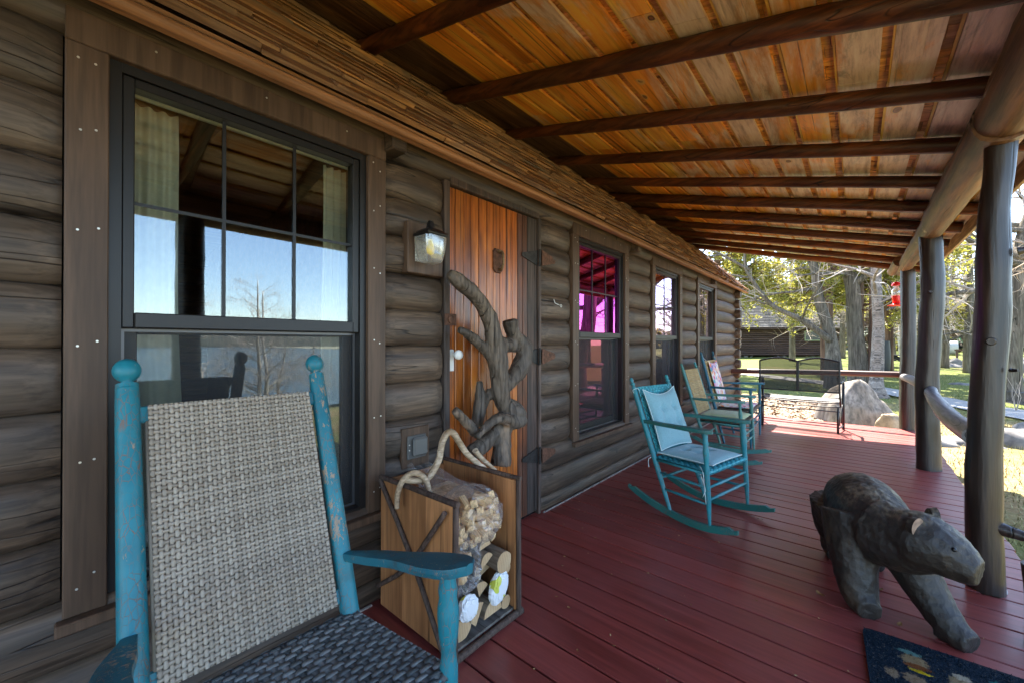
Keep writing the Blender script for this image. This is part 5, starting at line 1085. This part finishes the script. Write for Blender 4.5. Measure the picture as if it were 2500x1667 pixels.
mt, mc = make_tree([(0,0,0), (0,0,1.0), (-.1,0,2.2), (-.15,0,3.6), (-.45,0,5.0), (-.5,0,7), (-.5,.2,10)], [.34,.26,.225,.21,.19,.15,.08], 12, 3, 13, barkm, twigm, z0=.38, kids=(0,5,5,4), lenf=.30, up=.1)
limb(mt, [(-.15,0,3.6), (.5,-.2,4.2), (1.0,-.2,5.2), (1.8,-.3,5.7)], [.12,.10,.08,.04], 7)
put_tree('shade_tree', 'straight thick grey trunk standing right of the leaning tree behind the bench', mt, mc, barkm, twigm, G(1.85,18.6), 0)
mt, mc = make_tree([(0,0,0), (0,0,.5), (.05,0,2.2), (.0,0,3.6), (.05,0,4.6), (.15,0,6.4), (.2,0,8)], [.32,.17,.135,.12,.10,.08,.04], 14, 3, 23, barkb, twigw, z0=.30, kids=(0,5,5,4), lenf=.34, up=.35)
put_tree('birch_tree', 'rough barked pale birch nearest the far porch post, right of the grey trunks', mt, mc, wood('old birch bark', (.17,.14,.12), (.42,.36,.31), (.28,.22,.18), 'x', 6, .85, .7, .015, True, .1, .2, patch=((.05,.045,.04), .62, .68, 5)), twigw, G(2.25,15.9), 0)
mt, mc = make_tree([(0,0,0), (0,0,1.5), (.02,0,3.4), (0,0,6)], [.24,.17,.15,.08], 3, 3, 33, barkr, twigm, z0=.6, kids=(0,4,4,3), lenf=.3)
put_tree('shade_tree', 'reddish brown tree trunk between the thick grey trunk and the birch', mt, mc, barkr, twigm, G(2.28,18.6), 0)
# hemlock greenery
mt, mc = make_tree([(0,0,0), (0,0,3), (.1,0,6), (.1,0,9)], [.22,.2,.15,.05], 38, 3, 43, barkr, cedar, leaf_hem, cedar, .55, -.10, (0,7,6,0), .36, .46, .15)
hem = put_tree('hemlock_tree', 'sunlit green hemlock filling the gap behind the two grey trunks', mt, mc, barkr, [barkr, cedar], G(.9,20.6), 0, 1.0, 'hemlock trees by the brown cabin')
copy_tree(hem, G(3.0,27), 2.1, .9, 'green hemlock between the birch and the far porch post'); copy_tree(hem, G(-3.3,21.5), 4.0, .95, 'green hemlock whose branches hang in front of the grey cabin roof'); copy_tree(hem, G(1.9,24.5), 1.1, .9, 'green hemlock behind the straight thick grey trunk')
# dark evergreens
def evergreen(seed, H, W):
    rs = random.Random(seed); mt, mc = MB(), MB(); mt.tube([(0,0,0), (0,0,H*.5), (0,0,H)], [H*.022, H*.013, .02], 8, True, .05, 2, seed)
    for k in range(62):
        t = .08+.90*(k/62); z = H*t; L = W*(1-t)**.8*rs.uniform(.75,1.15)+.15; a = rs.uniform(0, 6.28); d = Vector((math.cos(a), math.sin(a), -.18)); b0 = Vector((0,0,z))
        mt.tube([b0, b0+d*L*.5, b0+d*L+Vector((0,0,-.06*L))], [.035*(1-t)+.008, .015, .004], 4, False)
        for i in range(int(34+46*(1-t))):
            s_ = rs.uniform(.1, 1.05); c_ = b0+d*L*s_+Vector((rs.uniform(-1,1), rs.uniform(-1,1), rs.uniform(-.7,.35)))*.22*L*(.35+.5*s_)*.8; w_ = rs.uniform(.07,.16)*(.7+W*.12); q = (d+Vector((rs.uniform(-.8,.8), rs.uniform(-.8,.8), rs.uniform(-.6,.2)))).normalized(); r_ = q.cross(Vector((rs.uniform(-.4,.4), rs.uniform(-.4,.4), 1))).normalized()
            mc.add([c_-q*w_, c_-r_*w_*.4, c_+q*w_*1.2, c_+r_*w_*.4], [(0,1,2,3)], rs.random())
    return mt, mc
mt, mc = evergreen(3, 13, 3.6); ev = put_tree('pine_tree', 'tall dark evergreen directly above the grey cabin roof', mt, mc, barkr, ever, G(-4.0,47), 0, 1, 'dark evergreens around the lawn')
mt, mc = evergreen(8, 10, 3.2); ev2 = put_tree('pine_tree', 'dark evergreen right of the tallest one above the grey roof', mt, mc, barkr, ever, G(-.5,50), 0, 1, 'dark evergreens around the lawn')
for i, (x, y, s_, l) in enumerate([(-8,50,1.15,'dark evergreen farthest left above the grey roof ridge'), (2.5,52,1.0,'dark evergreen behind the hemlocks and the birch'), (5.5,54,1.1,'dark evergreen left of the far porch post, at the edge of the lawn'), (8.8,56,.95,'dark evergreen seen between the far and second porch posts'), (12,57,1.1,'dark evergreen behind the green parked truck'), (14.5,55,.8,'dark evergreen just left of the nearest porch post'), (15.5,62,.75,'dark evergreen behind the nearest porch post'), (16,66,.7,'dark evergreen at the right edge behind the sunny lawn')]):
    copy_tree(ev if i % 2 else ev2, G(x, y), i*1.3, s_, l)
# bare trees around
mt, mc = make_tree([(0,0,0), (.05,0,2), (0,.1,4), (.2,0,6.5), (.3,0,9)], [.20,.16,.13,.08,.03], 18, 3, 51, barkm, twigm, z0=.16, kids=(0,8,7,6), lenf=.42, up=.45)
br = put_tree('bare_tree', 'leafless grey tree between the far and second porch posts', mt, mc, barkm, twigm, G(5.2,30), 0, 1.0, 'leafless trees along the lawn')
mt, mc = make_tree([(0,0,0), (-.15,0,1.5), (-.1,0,3), (-.5,0,5), (-.6,0,7.5)], [.13,.11,.09,.06,.02], 26, 3, 61, barkb, twigw, z0=.20, kids=(0,8,7,6), lenf=.42, up=.4)
bi = put_tree('birch_tree', 'slim white birch leaning left, seen between the second and nearest posts', mt, mc, barkb, twigw, G(7.0,34), 0, 1.0, 'white birches on the lawn')
for i, (src, x, y, s_, l) in enumerate([(br, 8.3,41,1.1,'leafless tree behind the slim white birch on the lawn'), (br, 3.6,36,1.0,'leafless tree behind the hummingbird feeder'), (br, 10.2,46,1.2,'leafless tree far back between the second and nearest posts'), (br, 6.6,47,1.2,'leafless tree at the back of the lawn left of the parked truck'), (br, 13.5,50,1.2,'leafless tree far back just right of the nearest post'), (bi, 10.9,39,1.15,'white birch right of the nearest post at the frame edge'), (bi, 5.9,42,.9,'small white birch in the thicket beside the second post'), (br, -1.5,33,1.0,'leafless tree whose twigs cross the grey cabin roof'), (bi, 9.6,45,1.0,'white birch in the thicket left of the nearest post'), (br, 1.0,38,1.1,'leafless tree between the brown cabin and the birch'), (br, 8.6,33,1.0,'leafless tree close to the nearest post, on its left'), (br, 4.3,25,.85,'leafless tree nearest the second post, above the path'), (br, 5.6,27,.9,'leafless tree left of the nearest post, above the lawn stripes'), (bi, 3.9,33,1.0,'white birch right behind the hummingbird feeder'), (br, 5.2,37,1.0,'leafless tree in the thicket behind the wooden steps'), (br, 7.4,39,1.0,'leafless tree in the thicket behind the slim birch'), (br, -6.5,44,1.1,'leafless tree behind the left end of the grey roof')]):
    copy_tree(src, G(x, y), 1.0+i*1.9, s_, l)
mt, mc = make_tree([(0,0,0), (.05,0,1.2), (.25,.1,2.6), (.35,.1,4.0), (.75,.2,6.0), (1.1,.2,8.5)], [.36,.27,.24,.21,.16,.07], 16, 3, 71, barkm, twigm, z0=.34, kids=(0,7,6,6), lenf=.42, up=.3)
limb(mt, [(.28,.1,3.0), (.9,0,3.5), (1.6,-.1,3.7), (2.5,-.1,4.6)], [.14,.12,.10,.04], 8)
big = put_tree('bare_tree', 'big dark forked leafless tree at the right edge behind the nearest post', mt, mc, barkm, twigm, G(4.85,17.0), 0, 1.0)
# yard trees reflected by the windows
copy_tree(big, G(5.0,11.3), 2.2, .95, 'thick leafless yard tree seen reflected in the magenta window'); copy_tree(bi, G(12,4.2), .6, .60, 'white birch by the lake seen reflected in the nearest window'); copy_tree(bi, G(11,2.6), 2.6, .48, 'small white birch reflected left of centre in the nearest window'); copy_tree(bi, G(14,6.5), 4.0, .48, 'white birch by the shore reflected at the right of the nearest window')
copy_tree(bi, G(12.3,4.5), 2.9, .58, 'white birch twin stem by the lake reflected in the nearest window'); copy_tree(bi, G(13.6,5.2), 5.1, .46, 'smaller white birch just right of the tall one reflected in the nearest window'); copy_tree(br, G(9,16), 1.7, 1.0, 'leafless yard tree seen reflected in the lilac window'); copy_tree(br, G(12,24), 3.7, 1.1, 'leafless yard tree seen reflected in the farthest window')
# reflected little boathouse
bh = thing('boathouse', 'low shed with tan hipped roof by the lake, reflected in the nearest window', 'shed', G(14.5,1.2,.0)); k = MB(); k.box(-1.2,1.2,-1.5,1.5,-.3,.75); k.build('wall', M['trim'], bh)
k = MB(); k.add([(-1.5,-1.8,.75), (1.5,-1.8,.75), (1.5,1.8,.75), (-1.5,1.8,.75), (0,-.3,1.45), (0,.3,1.45)], [(0,3,2,1), (0,1,4), (1,2,5,4), (2,3,5), (3,0,4,5)]); k.build('roof', plain('tan roof', (.50,.34,.14), .8), bh)
# forest mass
rnd_seed(17); k = MB()
for i in range(26000):
    a = R(U(-42, 22)); d = U(62, 80); x, y = 1.8+math.sin(a)*d, math.cos(a)*d; H = 8+4.5*noise.noise(Vector((a*9, 0, 0)))+2*noise.noise(Vector((a*40, 2, 0))); H *= 1-.62*ss(R(8), R(15), a); z = .3+(U(0, 1)**.9)*H; s_ = U(.25,.6); q = Vector((U(-1,1), U(-1,1), U(-1,.6))).normalized(); r_ = q.orthogonal().normalized()
    c_ = Vector((x, y, z)); k.add([c_-q*s_, c_-r_*s_*.6, c_+q*s_, c_+r_*s_*.6], [(0,1,2,3)], U(0,1)*.9)
o = k.build('forest', leafmat('far mixed woods', (.022,.035,.020), (.14,.125,.080), .25)); o['kind'] = 'stuff'; tag(o, 'distant band of mixed woods closing the view beyond the lawn', 'forest')
# ---- second cabin
bc = thing('brown_cabin', 'long brown log sided cabin on piers with steep grey shingle roof, seen beyond the bench', 'cabin', (-2.3, 38.7, 0), R(40.9))
Mb = wood('chocolate siding', (.040,.022,.016), (.085,.050,.038), None, 'x', 5, .6, .3, .01, False, .15)
k = MB(); z = .30
while z < 2.60: k.tube([(-9, .0, z+.085), (4.2, .0, z+.085)], .098, 10, True, col=U(0,1)); z += .17
k.box(-9, 4.15, .02, 7.5, .30, 2.62, col=.3); k.build('wall', Mb, bc, True, 40)
k = MB(); rnd_seed(2); sl_ = 22; y0, z0, y1, z1 = -.45, 2.50, 3.8, 6.55
for i in range(30):
    t0, t1 = i/30, (i+1)/30; x = -9.5
    while x < 4.5:
        w_ = U(.25,.45); x2 = min(4.55, x+w_-.012); k.add([(x, y0+(y1-y0)*t0, z0+(z1-z0)*t0+.035), (x2, y0+(y1-y0)*t0, z0+(z1-z0)*t0+.035), (x2, y0+(y1-y0)*t1, z0+(z1-z0)*t1+.004), (x, y0+(y1-y0)*t1, z0+(z1-z0)*t1+.004), (x, y0+(y1-y0)*t0, z0+(z1-z0)*t0-.02), (x2, y0+(y1-y0)*t0, z0+(z1-z0)*t0-.02)], [(0,1,2,3), (4,5,1,0)], random.random()); x += w_
k.add([(-9.5, 3.8, 6.56), (4.55, 3.8, 6.56), (4.55, 8, 2.5), (-9.5, 8, 2.5)], [(0,1,2,3)], .4); k.build('roof', wood('grey shingles', (.060,.056,.050), (.145,.138,.125), None, 'x', 3, .9, .3, .01, False, .30, .1), bc)
k = MB(); k.box(-9.5, 4.56, -.47, -.42, 2.36, 2.53); k.build('fascia', Mb, bc)
k = MB(); k.box(1.2, 2.5, -.115, -.08, 1.45, 2.25); wn_ = k.build('window', plain('green window trim', (.22,.28,.16), .6), bc); k = MB(); k.box(1.28, 2.42, -.125, -.116, 1.53, 2.17); k.build('pane', plain('dark pane', (.05,.06,.06), .05, 0, .8), wn_)
for x in (-7, -3.4, -.3, 2.0, 3.7):
    k = MB(); k.box(x-.14, x+.14, .05, .3, -.6, .30); k.build('pier', plain('grey pier', (.16,.15,.14), .8), bc)
    k = MB(); k.tube([(x-.55, .1, .28), (x-.1, .1, -.05)], .04, 6); k.tube([(x+.55, .1, .28), (x+.1, .1, -.05)], .04, 6); k.build('brace', M['fascia'] if x > 1 else plain('grey brace', (.2,.19,.18), .8), bc)
k = MB(); k.box(-9, 4, 2.5, 2.6, -.5, .35); k.build('skirt', M['dark'], bc)
# small red-brown shed behind the birch, steps, barrels, parked truck, tank
sh_ = thing('garden_shed', 'narrow dark red shed corner partly hidden behind the rough birch', 'shed', G(2.75,31,0)); k = MB(); k.box(-.22,.22,-.2,.2,0,2.1); k.build('wall', plain('dark red board', (.13,.045,.03), .7, 0, .3, 6, .3), sh_); k = MB(); k.box(-.35,.35,-.3,.3,2.1,2.2); k.build('roof', M['iron'], sh_)
st = thing('wooden_steps', 'dark wooden garden steps standing on the lawn left of the far porch post', 'steps', G(3.35,29.5,0), R(-10))
for i in range(5): k = MB(); k.box(-.85+i*.34, -.48+i*.34, -.5, .5, 1.12-i*.25, 1.17-i*.25); k.build('tread', M['dark'], st)
for y in (-.5, .5): k = MB(); k.tube([(-.9, y, 1.12), (.9, y, .0)], .06, 6); k.build('stringer', M['dark'], st)
ba = MB(); ba.lathe([(.30, 0), (.33, .3), (.34, .6), (.33, 1.0), (.30, 1.45)], None, 18); o = ba.build('barrel', plain('black barrel', (.02,.02,.022), .5), None, True, 40); o.location = G(2.75,26.8,0); tag(o, 'tall black barrel at the foot of the steps beside the birch trunk', 'barrel')
tk = thing('parked_truck', 'small green and blue truck parked in the shade at the far edge of the lawn', 'truck', G(10.2,56,.0), R(60)); gp = plain('green car paint', (.03,.42,.16), .3)
k = MB(); k.bbox(-1.2, .6, -.8, .8, .9, 1.5, .06); k.build('cargo_box', gp, tk); k = MB(); k.bbox(.62, 1.5, -.8, .8, .55, 1.65, .12); k.build('cab', plain('blue car paint', (.03,.12,.30), .3), tk); k = MB(); k.bbox(.9, 1.52, -.70, .70, 1.15, 1.5, .03); k.build('windscreen', M['black'], tk); k = MB(); k.bbox(-1.3, 1.55, -.82, .82, .45, .88, .05); k.build('chassis', M['black'], tk)
for x in (-.9, 1.05):
    for y in (-.82, .82): k = MB(); k.tube([(x, y-.1, .33), (x, y+.1, .33)], .33, 14); k.build('wheel', M['black'], tk)
k = MB(); k.tube([(-.9,0,.55), (.9,0,.55)], [.5,.5], 16); o = k.build('propane_tank', plain('pale tank', (.45,.47,.45), .5), None, True, 40); o.location = G(6.9,46.5,0); tag(o, 'pale grey tank on the far lawn between the far and second posts', 'tank')
# garden chairs/rail near birch
fr_ = thing('garden_railing', 'small reddish wooden railing on the rock ledge of the far lawn', 'railing', G(7.1,35.0,0))
for x in (-.8, 0, .8): k = MB(); k.box(x-.05, x+.05, -.05, .05, 0, .8); k.build('post', M['trim'], fr_)
k = MB(); k.box(-.9, .9, -.06, .06, .70, .78); k.build('rail', M['trim'], fr_)
sk = MB()
for i in range(5): sk.tube([(0,0,0), (U(-.12,.12), U(-.1,.1), .35), (U(-.3,.3), U(-.2,.2), U(.6,1.0))], [.008,.006,.003], 5)
o = sk.build('twiggy_shrub', twigm); o.location = G(4.6,14.6,0); tag(o, 'thin leafless twiggy shrub on the lawn right of the nearest post', 'shrub')
